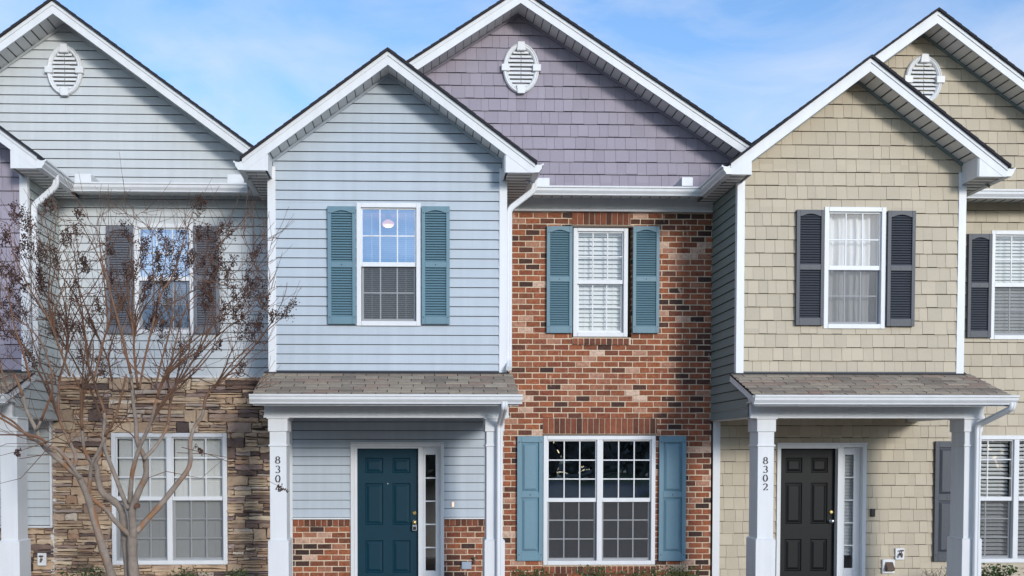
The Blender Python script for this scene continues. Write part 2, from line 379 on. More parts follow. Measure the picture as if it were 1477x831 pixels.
def stones(mb, x0, x1, z0, z1, ops, Y, rg):
    def put(a, b, c, d):
        for (p, q) in cutintervals(a, b, c+.004, d-.004, [o for o in ops]):
            # trim vertically against openings that only partly overlap
            if q-p < .03 or d-c < .015: continue
            g = rg.uniform(.0015, .005); dep = rg.uniform(.035, .080); j = lambda s=.008: rg.uniform(-s, s)
            hh = d-c; js = min(.014, hh*.17)
            P, Q, A, Bz = p+g, q-g, c+g, d-g; m_ = [(P+(Q-P)*t+j(.01)) for t in (.33, .66)]
            ringo = [(P+j(js), A+j(js)), (m_[0], A+j(js)), (m_[1], A+j(js)), (Q+j(js), A+j(js)), (Q+j(js), (A+Bz)/2), (Q+j(js), Bz+j(js)), (m_[1], Bz+j(js)), (m_[0], Bz+j(js)), (P+j(js), Bz+j(js)), (P+j(js), (A+Bz)/2)]
            cx, cz = (P+Q)/2, (A+Bz)/2; n = 10
            lim = [(min(max(x, p), q), z) for x, z in ringo]
            inn = [(x+(cx-x)*min(.25, .008/max(.02, abs(cx-x))) if abs(cx-x) > .005 else x, z+(cz-z)*min(.3, .007/max(.008, abs(cz-z))) if abs(cz-z) > .003 else z) for x, z in lim]
            ti = j(.014)
            vs = [(x, Y+.02, z) for x, z in lim]+[(x, Y-dep+.010+j(.004), z) for x, z in lim]+[(x, Y-dep+ti*(x-cx)/max(.05, q-p)+j(.006), z) for x, z in inn]+[(cx, Y-dep+j(.008), cz)]
            fs = [(i, (i+1) % n, n+(i+1) % n, n+i) for i in range(n)]+[(n+i, n+(i+1) % n, 2*n+(i+1) % n, 2*n+i) for i in range(n)]+[(2*n+i, 2*n+(i+1) % n, 3*n) for i in range(n)]
            mb.mesh(vs, fs)
    zs = [z0]
    marks = sorted(set([z1]+[v for o in ops for v in (o[2], o[3]) if z0 < v < z1]))
    z = z0
    while z < z1-.001:
        nxt = min(m for m in marks if m > z+.001); h = rg.choice([rg.uniform(.08, .13), rg.uniform(.12, .20)])
        if nxt-z < h*1.45: h = nxt-z
        x = x0
        while x < x1-.001:
            wd = rg.uniform(.16, .50)
            if x1-x < wd*1.3: wd = x1-x
            n = 1 if (rg.random() < .22 and wd < .40) else rg.choice([2, 3, 3, 4] if h > .125 else [2, 2, 3])
            hs = [rg.uniform(.6, 1.5) for _ in range(n)]; t = sum(hs); zz_ = z
            for q in hs:
                hh = h*q/t; xx = x; pieces = 1 if (wd < .3 or rg.random() < .55) else 2
                ws = [rg.uniform(.6, 1.4) for _ in range(pieces)]; tw = sum(ws)
                for w_ in ws: put(xx, xx+wd*w_/tw, zz_, zz_+hh); xx += wd*w_/tw
                zz_ += hh
            x += wd
        z += h
def shingles(mb, pos, s0, s1, t0, t1, rg, ex=.135, tab=.305):
    k = 0; t = t0
    while t < t1-.001:
        te = min(t+ex, t1); off = (tab/2 if k % 2 else 0)+rg.uniform(-.03, .03); x = s0-tab+(off % tab)
        while x < s1:
            a = max(s0, x+.005); b = min(s1, x+tab-.005)
            if b-a > .01:
                j = rg.uniform(0, .003)
                vs = [pos(a, t+rg.uniform(0, .004), .014+j), pos(b, t+rg.uniform(0, .004), .014+j), pos(b, te+.004, .002), pos(a, te+.004, .002), pos(a, t, -.004), pos(b, t, -.004)]
                mb.mesh(vs, [(0, 1, 2, 3), (4, 5, 1, 0)])
            x += tab
        t = te; k += 1

# ------------------------------------------------------------------ house parts
GUT = [(0, 0), (0, -.115), (.062, -.115), (.066, -.098), (.095, -.062), (.100, -.028), (.118, -.022), (.120, 0), (.104, 0), (.10, -.012), (.05, -.02)]
def gutter(house, path, side, z, label=None):
    """K-profile gutter along a plan path; side=+1: water side to the right of travel"""
    mb = MB(); pts = [Vector((x, y)) for x, y in path]; k = len(pts); n = len(GUT); vs = []; fs = []
    for i in range(k):
        d0 = (pts[i]-pts[i-1]).normalized() if i else (pts[1]-pts[0]).normalized()
        d1 = (pts[i+1]-pts[i]).normalized() if i < k-1 else d0
        n0 = Vector((d0.y, -d0.x))*side; n1 = Vector((d1.y, -d1.x))*side
        mdir = (n0+n1); mdir = mdir.normalized(); sc = 1/max(.3, mdir.dot(n0))
        for (o, h) in GUT: q = pts[i]+mdir*o*sc; vs.append((q.x, q.y, z+h))
    for i in range(k-1):
        for j in range(n): fs.append((i*n+j, i*n+(j+1) % n, (i+1)*n+(j+1) % n, (i+1)*n+j))
    fs += [tuple(range(n-1, -1, -1)), tuple(range((k-1)*n, k*n))]
    mb.mesh(vs, fs); return mb.build('gutter', 'vinyl white', house)
def rounded(path, r=.06, n=5):
    P = [Vector(p) for p in path]; o = [P[0]]
    for i in range(1, len(P)-1):
        a = (P[i-1]-P[i]); b = (P[i+1]-P[i]); ra = min(r, a.length*.45, b.length*.45); p0 = P[i]+a.normalized()*ra; p2 = P[i]+b.normalized()*ra
        for k in range(n+1):
            t = k/n; o.append(p0*(1-t)**2+P[i]*2*t*(1-t)+p2*t*t)
    o.append(P[-1]); return o
def downspout(house, path, w_=.078, d_=.058, ref=(0, 1, 0)):
    a, b = w_/2, d_/2; c = .012
    pr = [(-a+c, -b), (-.012, -b), (-.006, -b+.006), (.006, -b+.006), (.012, -b), (a-c, -b), (a, -b+c), (a, b-c), (a-c, b), (-a+c, b), (-a, b-c), (-a, -b+c)]
    mb = MB(); mb.sweep(rounded(path), pr, ref); return mb.build('downspout', 'vinyl white', house)

def blindset(mb, x0, x1, z0, z1, y, pitch, tilt, wd):
    z = z1-.02
    while z > z0+.01:
        dy, dz = wd/2*cos(tilt), wd/2*sin(tilt)
        mb.face([(x0, y-dy, z-dz), (x1, y-dy, z-dz), (x1, y+dy, z+dz), (x0, y+dy, z+dz)]); z -= pitch
    for f in (.18, .82):
        x = x0+(x1-x0)*f; mb.box(x-.002, x+.002, y-wd/2-.003, y-wd/2-.001, z0, z1)
    mb.box(x0, x1, y-.02, y+.02, z1-.03, z1)
def curtain(mb, x0, x1, z0, z1, y, rg, amp=.02):
    n = 60; ph = rg.random()*6
    def yy(x, z): return y+amp*sin(x*34+ph+.6*sin(z*2))+amp*.6*sin(x*71+ph*2)+.01*sin(z*5+x*3)
    vs = []; fs = []
    for k in range(7):
        z = z0+(z1-z0)*k/6
        for i in range(n+1): x = x0+(x1-x0)*i/n; vs.append((x, yy(x, z), z))
    for k in range(6):
        for i in range(n): a = k*(n+1)+i; fs.append((a, a+1, a+n+2, a+n+1))
    mb.mesh(vs, fs)
def window(house, X0, X1, Z0, Z1, Y, units=1, cols=3, up=2, dn=2, glass='clear glass', glass_dn=None, screen=True, blind='blind', pitch=.026, tilt=1.0, bw=.028, blind_to=0., casing=.062, recess=0., rail=.5, mcol='vinyl white', interior=None):
    Y = Y+recess; f = MB(); c = casing; yf = Y-.028
    f.box(X0, X0+c, yf, Y+.10, Z0, Z1); f.box(X1-c, X1, yf, Y+.10, Z0, Z1)
    f.box(X0+c, X1-c, yf, Y+.10, Z1-c, Z1); f.box(X0+c, X1-c, yf-.004, Y+.10, Z0, Z0+c*1.02)
    mw = c*1.25
    if units == 2:
        xm = (X0+X1)/2; f.box(xm-mw/2, xm+mw/2, yf+.002, Y+.10, Z0+c, Z1-c)
    W = f.build('window', mcol, house, bevel=.006)
    s_in = X0+c; e_in = X1-c
    spans = [(s_in, e_in)] if units == 1 else [(s_in, (X0+X1)/2-mw/2), ((X0+X1)/2+mw/2, e_in)]
    za, zb = Z0+c, Z1-c; zm = za+(zb-za)*rail; rw = .030
    for (a, b) in spans:
        def sash(a, b, lo, hi, y, nr, nm, wst, mtl, br_):
            s = MB(); s.box(a, a+wst, y, y+.03, lo, hi); s.box(b-wst, b, y, y+.03, lo, hi); s.box(a+wst, b-wst, y, y+.03, hi-wst*1.1, hi); s.box(a+wst, b-wst, y-.004, y+.03, lo, lo+br_)
            ia, ib, il, ih = a+wst, b-wst, lo+br_, hi-wst*1.1
            for i in range(1, cols): x = ia+(ib-ia)*i/cols; s.box(x-.009, x+.009, y+.006, y+.022, il, ih)
            for i in range(1, nr): z = il+(ih-il)*i/nr; s.box(ia, ib, y+.0075, y+.0205, z-.009, z+.009)
            s.build(nm, mcol, W, bevel=.003)
            g = MB(); g.face([(ia, y+.014, il), (ib, y+.014, il), (ib, y+.014, ih), (ia, y+.014, ih)]); g.build('glass_pane', mtl, W)
            return ia, ib, il, ih
        sash(a, b, zm-.024, zb, Y+.006, up, 'upper_sash', .018, glass, .060)
        ia, ib, il, ih = sash(a+.006, b-.006, za+.004, zm+.012, Y+.042, dn, 'lower_sash', .026, glass_dn or glass, .034)
        if screen:
            s = MB(); s.face([(a+.008, Y+.037, za+.008), (b-.008, Y+.037, za+.008), (b-.008, Y+.037, zm-.02), (a+.008, Y+.037, zm-.02)])
            w_ = .012
            s.build('insect_screen', 'screen mesh', W)
        if blind:
            lo = za+(zb-za)*blind_to
            s = MB()
            if blind == 'blind': blindset(s, a+.01, b-.01, lo, zb-.005, Y+.125, pitch, tilt, bw); s.build('blind', 'blind', W)
            else: curtain(s, a-.05, b+.05, lo-.03, zb, Y+.16, rnd); s.build('curtain', 'curtain', W)
    return W
def louver_shutter(house, X0, X1, Z0, Z1, Y, m, arch=True):
    b = MB(); st = .048; y0, y1 = Y-.050, Y-.012; tr, mr, br = .085, .075, .10
    b.box(X0, X0+st, y0, y1, Z0, Z1); b.box(X1-st, X1, y0, y1, Z0, Z1)
    zm = Z0+(Z1-Z0)*.505
    b.box(X0+st, X1-st, y0+.002, y1, Z0, Z0+br); b.box(X0+st, X1-st, y0+.002, y1, zm-mr/2, zm+mr/2)
    # arched head rail
    xs = [X0+st+(X1-X0-2*st)*i/14 for i in range(15)]
    poly = [(X0+st, Z1), (X0+st, Z1-tr)]+[(x, Z1-tr+.030*max(0, sin(pi*i/14)-.25)/.75) for i, x in enumerate(xs)]+[(X1-st, Z1-tr), (X1-st, Z1)]
    b.prism(poly, y0+.002, y1)
    for (lo, hi) in ((Z0+br, zm-mr/2), (zm+mr/2, Z1-tr+.028)):
        n = max(4, round((hi-lo)/.0345)); p = (hi-lo)/n
        for i in range(n):
            z = lo+i*p
            b.mesh([(X0+st, y0+.008, z+p*.10), (X1-st, y0+.008, z+p*.10), (X1-st, y1-.004, z+p*.92), (X0+st, y1-.004, z+p*.92), (X0+st, y0+.012, z+p*.02), (X1-st, y0+.012, z+p*.02)], [(0, 1, 2, 3), (4, 5, 1, 0)])
    b.box(X0+.01, X1-.01, y1-.004, Y+.004, Z0+.01, Z1-.01)
    k = MB()
    sh = b.build('shutter', m, house, bevel=.003)
    for (x, z) in ((X0+.024, Z0+.09), (X1-.024, Z0+.09), (X0+.024, Z1-.09), (X1-.024, Z1-.09), ((X0+X1)/2, zm)): k.tube([(x, y0-.004, z), (x, y0+.01, z)], .0075, 8)
    k.build('screw', 'number black', sh); return sh
def panel_shutter(house, X0, X1, Z0, Z1, Y, m, split=.47):
    b = MB(); st = .062; y0, y1 = Y-.046, Y-.010; zm = Z1-(Z1-Z0)*split; tr, mr, br = .095, .085, .13
    b.box(X0, X0+st, y0, y1, Z0, Z1); b.box(X1-st, X1, y0, y1, Z0, Z1)
    for lo, hi in ((Z0, Z0+br), (zm-mr/2, zm+mr/2), (Z1-tr, Z1)): b.box(X0+st, X1-st, y0+.002, y1, lo, hi)
    b.box(X0+.01, X1-.01, y1-.008, Y+.004, Z0+.01, Z1-.01)
    for lo, hi in ((Z0+br, zm-mr/2), (zm+mr/2, Z1-tr)):
        a, c = X0+st, X1-st; e = .016; q = .05
        o = [(a+e, lo+e), (c-e, lo+e), (c-e, hi-e), (a+e, hi-e)]; i_ = [(a+q, lo+q), (c-q, lo+q), (c-q, hi-q), (a+q, hi-q)]
        vs = [(x, y1-.010, z) for x, z in o]+[(x, y0+.006, z) for x, z in i_]
        b.mesh(vs, [(4, 5, 6, 7)]+[(k, (k+1) % 4, 4+(k+1) % 4, 4+k) for k in range(4)])
    sh = b.build('shutter', m, house, bevel=.004); k = MB()
    for (x, z) in ((X0+.03, Z0+.09), (X1-.03, Z0+.09), (X0+.03, Z1-.09), (X1-.03, Z1-.09), ((X0+X1)/2, zm)): k.tube([(x, y0-.004, z), (x, y0+.01, z)], .0085, 8)
    k.build('screw', 'number black', sh); return sh
def door(house, X0, X1, Z0, Z1, Y, m, knobm, recess):
    b = MB(); y = Y+recess; w_ = X1-X0; h = Z1-Z0
    st = w_*.128; mid = w_*.155; px = [(X0+st, X0+(w_-mid)/2), (X0+(w_+mid)/2, X1-st)]
    pz = [(Z1-h*.178, Z1-h*.068), (Z1-h*.555, Z1-h*.252), (Z0+h*.095, Z1-h*.668)]
    b.box(X0, X0+st, y, y+.045, Z0, Z1); b.box(X1-st, X1, y, y+.045, Z0, Z1); b.box(px[0][1], px[1][0], y, y+.045, Z0, Z1)
    edges = [Z0]+[v for lo, hi in reversed(pz) for v in (lo, hi)]+[Z1]
    for (a, c) in px:
        for i in range(0, len(edges), 2): b.box(a, c, y, y+.045, edges[i], edges[i+1])
        for lo, hi in pz:
            o = [(a, lo), (c, lo), (c, hi), (a, hi)]
            def ring(e, d): return [(x+(e if x == a else -e), y+d, z+(e if z == lo else -e)) for x, z in o]
            rs = [ring(0, 0), ring(.014, .016), ring(.022, .016), ring(.055, .003)]
            vs = [p for r_ in rs for p in r_]; fs = []
            for r_ in range(3): fs += [(r_*4+k, r_*4+(k+1) % 4, r_*4+4+(k+1) % 4, r_*4+4+k) for k in range(4)]
            b.mesh(vs, fs+[(12, 13, 14, 15)])
    D = b.build('front_door', m, house); kx = X1-.055
    kz = Z0+(Z1-Z0)*.465
    k = MB(); k.tube([(kx, y, kz), (kx, y-.012, kz)], [.034, .032], 16); k.tube([(kx, y-.01, kz), (kx, y-.04, kz)], .012, 10); k.ellip((kx, y-.058, kz), (.030, .024, .030)); k.build('door_knob', knobm, D, smooth=True)
    k = MB(); k.tube([(kx, y, kz+.135), (kx, y-.018, kz+.135), (kx, y-.022, kz+.135)], [.030, .028, .020], 16); k.tube([(kx, y-.02, kz+.135), (kx, y-.027, kz+.135)], .010, 8); k.build('deadbolt', 'brass', D, smooth=False)
    if knobm == 'brass': k = MB(); k.tube([((X0+X1)/2, y, Z0+h*.745), ((X0+X1)/2, y-.005, Z0+h*.745)], .010, 10); k.build('peephole', 'steel', D)
    return D, (kx, y-.058, kz)
def door_frame(house, X0, X1, Zt, Zb, Y, dX0, dX1, gX0, gX1, gZ0, gZ1, dZt, rec, interior_blind=None):
    f = MB(); yo = Y-.035; yd = Y+.11
    f.box(X0, X0+.055, yo, yd, Zb, Zt); f.box(X1-.055, X1, yo, yd, Zb, Zt); f.box(X0+.055, X1-.055, yo, yd, Zt-.055, Zt)
    f.box(X0+.0552, dX0, Y-.012, yd, Zb, Zt-.0552); f.box(dX0, dX1, Y-.012, yd, dZt, Zt-.0552)
    mx0, mx1 = dX1, dX1+.075
    f.box(mx0, mx1, Y-.018, yd, Zb, Zt-.0552)
    yS = Y+rec*.5
    f.box(X0-.006, X1+.006, Y-.055, Y-.0352, Zt-.012, Zt+.012)
    DF = f.build('door_frame', 'trim white', house, bevel=.006)
    s = MB(); a, c = mx1, X1-.0552
    s.box(a, gX0, yS, yS+.04, Zb, Zt-.055); s.box(gX1, c, yS, yS+.04, Zb, Zt-.055); s.box(gX0, gX1, yS, yS+.04, gZ1, Zt-.055); s.box(gX0, gX1, yS, yS+.04, Zb, gZ0)
    for i in range(1, 5): z = gZ0+(gZ1-gZ0)*i/5; s.box(gX0, gX1, yS+.004, yS+.03, z-.010, z+.010)
    SL = s.build('sidelight', 'trim white', house, bevel=.004)
    g = MB(); g.face([(gX0, yS+.016, gZ0), (gX1, yS+.016, gZ0), (gX1, yS+.016, gZ1), (gX0, yS+.016, gZ1)]); g.build('glass_pane', 'clear glass', SL)
    if interior_blind:
        b = MB(); blindset(b, gX0-.02, gX1+.02, gZ0+.18, gZ1+.03, yS+.09, .05, 1.1, .05); b.build('blind', 'blind', SL)
def column(house, X0, X1, Yf, Zb, Zt, zcap, zring, zbase):
    b = MB(); xc = (X0+X1)/2; hw = (X1-X0)/2; yc = Yf+.19
    def sq(h, z0, z1): k = h+.062; b.box(xc-h, xc+h, yc-k, yc+k, z0, z1)
    sq(hw*.86, Zb+.01, Zt-.003); sq(hw*1.0, zcap, Zt-.022); sq(hw*1.14, Zt-.024, Zt-.001)
    sq(hw*.97, zring-.012, zring+.012); sq(hw*1.06, Zb, zbase)
    z = zbase; h0, h1 = hw*1.06, hw*.86
    vs = [(xc+sx*h0, yc+sy*(h0+.062), z) for sx, sy in ((-1,-1),(1,-1),(1,1),(-1,1))]+[(xc+sx*h1, yc+sy*(h1+.062), z+.02) for sx, sy in ((-1,-1),(1,-1),(1,1),(-1,1))]
    b.mesh(vs, [(0,1,5,4), (1,2,6,5), (2,3,7,6), (3,0,4,7)])
    return b.build('porch_column', 'trim white', house, bevel=.005), xc
def digit_strokes(ch):
    def arc(cx, cz, rx, rz, a0, a1, n=20): return [(cx+rx*cos(a0+(a1-a0)*i/n), cz+rz*sin(a0+(a1-a0)*i/n)) for i in range(n+1)]
    if ch == '0': return [arc(0, .5, .30, .5, 0, 2*pi, 28)]
    if ch == '8': return [arc(0, .74, .24, .25, 0, 2*pi, 24), arc(0, .25, .30, .26, 0, 2*pi, 24)]
    if ch == '3': return [arc(-.02, .74, .26, .26, 2.6, -1.45), arc(-.02, .25, .30, .26, 1.5, -2.6)]
    if ch == '2': return [arc(0, .70, .28, .30, 2.8, -.5)+[(-.28, .02)], [(-.30, .03), (.30, .03)], [(.30, .02), (.33, .16)]]
    if ch == '4': return [[(.12, 0), (.12, 1.0)], [(.12, 1.0), (-.32, .30)], [(-.32, .28), (.34, .28)], [(-.02, .02), (.26, .02)]]
def house_number(colobj, text, xc, y, ztop, size, pitch):
    for i, ch in enumerate(text):
        b = MB(); zb = ztop-i*pitch-size
        for pl in digit_strokes(ch):
            for k in range(len(pl)-1):
                (x0, z0), (x1, z1) = pl[k], pl[k+1]; dx_, dz_ = x1-x0, z1-z0; ln = math.hypot(dx_, dz_) or 1
                wd = .055+.115*abs(dz_/ln)**1.5; nx, nz_ = -dz_/ln*wd/2, dx_/ln*wd/2; e = .02
                ex_, ez_ = dx_/ln*e, dz_/ln*e
                q = [(x0-ex_+nx, z0-ez_+nz_), (x0-ex_-nx, z0-ez_-nz_), (x1+ex_-nx, z1+ez_-nz_), (x1+ex_+nx, z1+ez_+nz_)]
                b.prism([(xc+x*size, zb+z*size) for x, z in q], y-.006-.0002*k, y+.002)
        o = b.build('house_number_digit', 'number black', colobj)
def vent(house, cx, cz, rx, rz, Y):
    b = MB(); n = 48
    def ring(k, y): return [(cx+rx*k*cos(2*pi*i/n), y, cz+rz*(1-(1-k)*rx/rz)*sin(2*pi*i/n)) for i in range(n)]
    rs = [ring(1, Y+.01), ring(1, Y-.035), ring(.93, Y-.055), ring(.86, Y-.042), ring(.82, Y-.050), ring(.74, Y-.030), ring(.72, Y+.0)]
    vs = [p for r_ in rs for p in r_]; fs = []
    for r_ in range(len(rs)-1): fs += [(r_*n+k, r_*n+(k+1) % n, r_*n+n+(k+1) % n, r_*n+n+k) for k in range(n)]
    b.mesh(vs, fs)
    kw = rx*.2
    for (dx_, dz_, w0, w1, vert) in ((0, 1, .9, 1.2, 1), (0, -1, 1.2, 1.0, 1), (-1, 0, 1, 1, 0), (1, 0, 1, 1, 0)):
        if vert:
            z = cz+dz_*rz*.86; hh = rz*.17; b.prism([(cx-kw*w1, z-hh), (cx+kw*w1, z-hh), (cx+kw*w0, z+hh), (cx-kw*w0, z+hh)], Y-.070, Y)
        else:
            x = cx+dx_*rx*.86; b.prism([(x-rx*.22, cz-kw*.9), (x+rx*.22, cz-kw*.9), (x+rx*.22, cz+kw*.9), (x-rx*.22, cz+kw*.9)], Y-.070, Y)
    V = b.build('gable_vent', 'vinyl white', house, bevel=.004)
    s = MB(); k = 0; zl = cz-rz*.78
    nl = 9
    for i in range(nl):
        z = cz-rz*.74+(rz*1.48)*i/nl; p = rz*1.48/nl
        for half in (-1, 1):
            zz_ = z+p/2; q = 1-((zz_-cz)/(rz*.8))**2
            if q <= 0: continue
            w_ = rx*.74*sqrt(q); xa, xb = (cx-w_, cx-.004) if half < 0 else (cx+.004, cx+w_)
            s.mesh([(xa, Y-.034, z+p*.06), (xb, Y-.034, z+p*.06), (xb, Y-.012, z+p*.72), (xa, Y-.012, z+p*.72), (xa, Y-.030, z), (xb, Y-.030, z)], [(0, 1, 2, 3), (4, 5, 1, 0)])
    s.build('louver', 'vinyl white', V)
    d = MB(); d.face([(x, Y-.002, z) for x, _, z in ring(.8, 0)]); d.build('vent_screen', 'vent mesh', V)
TV = .165
def gable(house, ax, az, m, xl, xr, yf, yw, yb, box_l=None, box_r=None, zbox=None, zsoff=None):
    """rakes, soffits, roof slab. az = top of white fascia at apex; xl/xr where the rakes end"""
    def zt(x): return az-abs(x-ax)*m
    for s, xe in ((-1, xl), (1, xr)):
        f = MB()
        lowz = zt(xe)-TV if zbox is None else max(zt(xe)-TV, zbox)
        po = [(ax, az), (xe, zt(xe)), (xe, lowz)]
        if zbox is not None and lowz == zbox:
            xk = ax+s*((az-TV)-zbox)/m; po.append((xk, zbox))
        po.append((ax, az-TV))
        f.prism(po, yf, yf+.025)
        up = [(ax, az+.004), (xe+s*.004, zt(xe)+.004), (xe+s*.004, zt(xe)-.05), (ax, az-.05)]
        f.prism(up, yf-.012, yf+.0)
        f.build('rake_fascia', 'trim white', house)
        # soffit planks under the rake
        sf = MB(); zo = -TV+.035; ln = abs(xe-ax); n = int(ln*sqrt(1+m*m)/.135)
        for i in range(n):
            xa = ax+s*ln*i/n; xb = ax+s*ln*(i+1)/n-s*.008; d0, d1 = .0, .010
            sf.mesh([(xa, yf+.02, zt(xa)+zo+d0), (xb, yf+.02, zt(xb)+zo+d1), (xb, yw, zt(xb)+zo+d1), (xa, yw, zt(xa)+zo+d0), (xa, yf+.02, zt(xa)+zo+.02), (xa, yw, zt(xa)+zo+.02)], [(0, 1, 2, 3)])
        sf.face([(ax, yf+.02, az+zo+.030), (xe, yf+.02, zt(xe)+zo+.030), (xe, yw+.02, zt(xe)+zo+.030), (ax, yw+.02, az+zo+.030)], 1)
        sf.build('rake_soffit', ['soffit white', 'soffit seam'], house)
        # trim where soffit meets the wall
        j = MB(); j.prism([(ax, az+zo+.004), (xe, zt(xe)+zo+.004), (xe, zt(xe)+zo-.036), (ax, az+zo-.036)], yw-.034, yw-.006)
        j.build('soffit_trim', house['side_mat'], house)
        # roof slab with ragged shingle edge at the rake
        r_ = MB(); cnt = int(ln*sqrt(1+m*m)/.135)
        for i in range(cnt):
            xa = ax+s*(ln+.03)*i/cnt; xb = ax+s*(ln+.03)*(i+1)/cnt; t0, t1 = .010, .042
            jj = rnd.uniform(-.004, .004)
            po = [(xa, zt(xa)+.006), (xb, zt(xb)+.006), (xb, zt(xb)+t1+.006), (xa, zt(xa)+t1-.001)]
            r_.prism(po, yf-.045+jj, yb)
        r_.build('roof', 'shingle edge', house)
def eave_box(house, xin, xend, zb, ax, az, m, yf, yw, s):
    """boxed return at the foot of a bay rake"""
    def zl(x): return az-abs(x-ax)*m-TV
    b = MB(); xk = ax+s*((az-TV)-zb)/m
    po = [(xin, zb), (xk, zb), (xin, zl(xin)+.0)]
    b.prism(po, yf+.004, yf+.026)
    b.box(min(xin, xin-s*.012), max(xin, xin-s*.012), yf+.02, yw, zb, zl(xin)+.03)
    b.build('eave_return', 'trim white', house)
def soffit_flat(house, x0, x1, y0, y1, z, along='y', step=.10):
    b = MB(); a0, a1 = (y0, y1) if along == 'y' else (x0, x1); n = max(2, int(abs(a1-a0)/step))
    for i in range(n):
        p = a0+(a1-a0)*i/n; q = a0+(a1-a0)*(i+1)/n-.008
        if along == 'y': b.mesh([(x0, p, z), (x1, p, z), (x1, q, z+.008), (x0, q, z+.008)], [(0, 1, 2, 3)])
        else: b.mesh([(p, y0, z), (q, y0, z+.008), (q, y1, z+.008), (p, y1, z)], [(0, 1, 2, 3)])
    b.box(x0, x1, y0, y1, z+.018, z+.03, 1); b.build('eave_soffit', ['soffit white', 'soffit seam'], house)
def corner_board(house, x, s, yf, z0, z1, w_=.082, ws=.06):
    b = MB(); t = .024
    xa, xb = (x-w_, x+t) if s > 0 else (x-t, x+w_)
    b.box(xa, xb, yf-t, yf+.002, z0, z1)
    xs0, xs1 = (x, x+t) if s > 0 else (x-t, x)
    b.box(xs0, xs1, yf+.0021, yf+ws, z0, z1); b.build('corner_board', 'vinyl white', house, bevel=.004)

# levels (metres)
BY = -1.2187; BF = BY-.43; PYB = -1.80; PYE = -2.22
Z_EAVE = CAM_Z+3.64      # bottom of the boxed eaves
Z_BB = at(560, 601.5, PYB)[1]      # bottom of porch beams
Z_BT = at(560, 580.5, PYB)[1]
Z_RT = at(560, 538, BY)[1]         # porch roof top
Z_RE = at(560, 569.5, PYE)[1]      # porch roof eave
Z_STONE = at(240, 545, 0)[1]
SLAB = .12
def plate(b, x0, x1, z0, z1, y, t=.016): b.box(x0, x1, y-t, y, z0, z1)

def bay(house, xl, xr, ax, apex, m, xel, xer, clad, sidemat, win, ex, cut_l=0., cut_r=0., lowl=True):
    """projecting upper bay on x xl..xr; returns nothing"""
    zb = Z_RT-.01; zs = apex-TV+.0
    op = [(win[0], win[1], win[2], win[3])]
    sp = gspan(ax, zs, m, xl+.05, xr-.05)
    b = MB(); fn = clapboard if clad.endswith('siding') else shakes
    fn(b, front(BY), sp, zb, zs, op, ex=ex, zref=zb); b.build('front_wall', clad, house)
    b = MB(); backing(b, front(BY), gspan(ax, zs, m, xl, xr), zb-.3, zs, op); 
    # sides
    for s, x in ((-1, xl), (1, xr)):
        pos = leftside(x) if s < 0 else rightside(x); c = MB()
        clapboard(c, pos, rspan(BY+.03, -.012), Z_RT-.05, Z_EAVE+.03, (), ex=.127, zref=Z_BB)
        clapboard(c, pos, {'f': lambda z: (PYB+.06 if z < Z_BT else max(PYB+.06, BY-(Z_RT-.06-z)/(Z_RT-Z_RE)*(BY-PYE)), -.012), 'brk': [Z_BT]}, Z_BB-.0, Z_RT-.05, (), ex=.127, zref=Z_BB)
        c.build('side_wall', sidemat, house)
        backing(b, pos, rspan(BY+.02, 0), Z_BB, Z_EAVE+.05, ())
        backing(b, pos, {'f': lambda z: (max(PYB+.05, BY-(Z_RT-.06-z)/(Z_RT-Z_RE)*(BY-PYE)), BY+.02)}, Z_BT, Z_RT-.08, (), ex=.1)
        corner_board(house, x, s, BY, zb, Z_EAVE+(.16 if s < 0 else .16))
    b.box(xl+.02, xr-.02, BY+.03, 0, Z_BB+.17, Z_BB+.21)
    b.build('sheathing', 'house wrap', house)
    # flat eave soffits
    for s, x, xe in ((-1, xl, xel), (1, xr, xer)):
        soffit_flat(house, min(x, xe), max(x, xe), BF+.03, -.0, Z_EAVE+.004, 'y', .14)
        eave_box(house, x+s*-.03, xe, Z_EAVE-.004, ax, apex, m, BF, BY, s)
        f = MB(); f.box(min(xe, xe-s*.02), max(xe, xe-s*.02), BF+.026, -.35, Z_EAVE-.003, Z_EAVE+.15); f.build('eave_fascia', 'trim white', house)
    gable(house, ax, apex, m, xel, xer, BF, BY-.0, 2.6, zbox=Z_EAVE-.004)
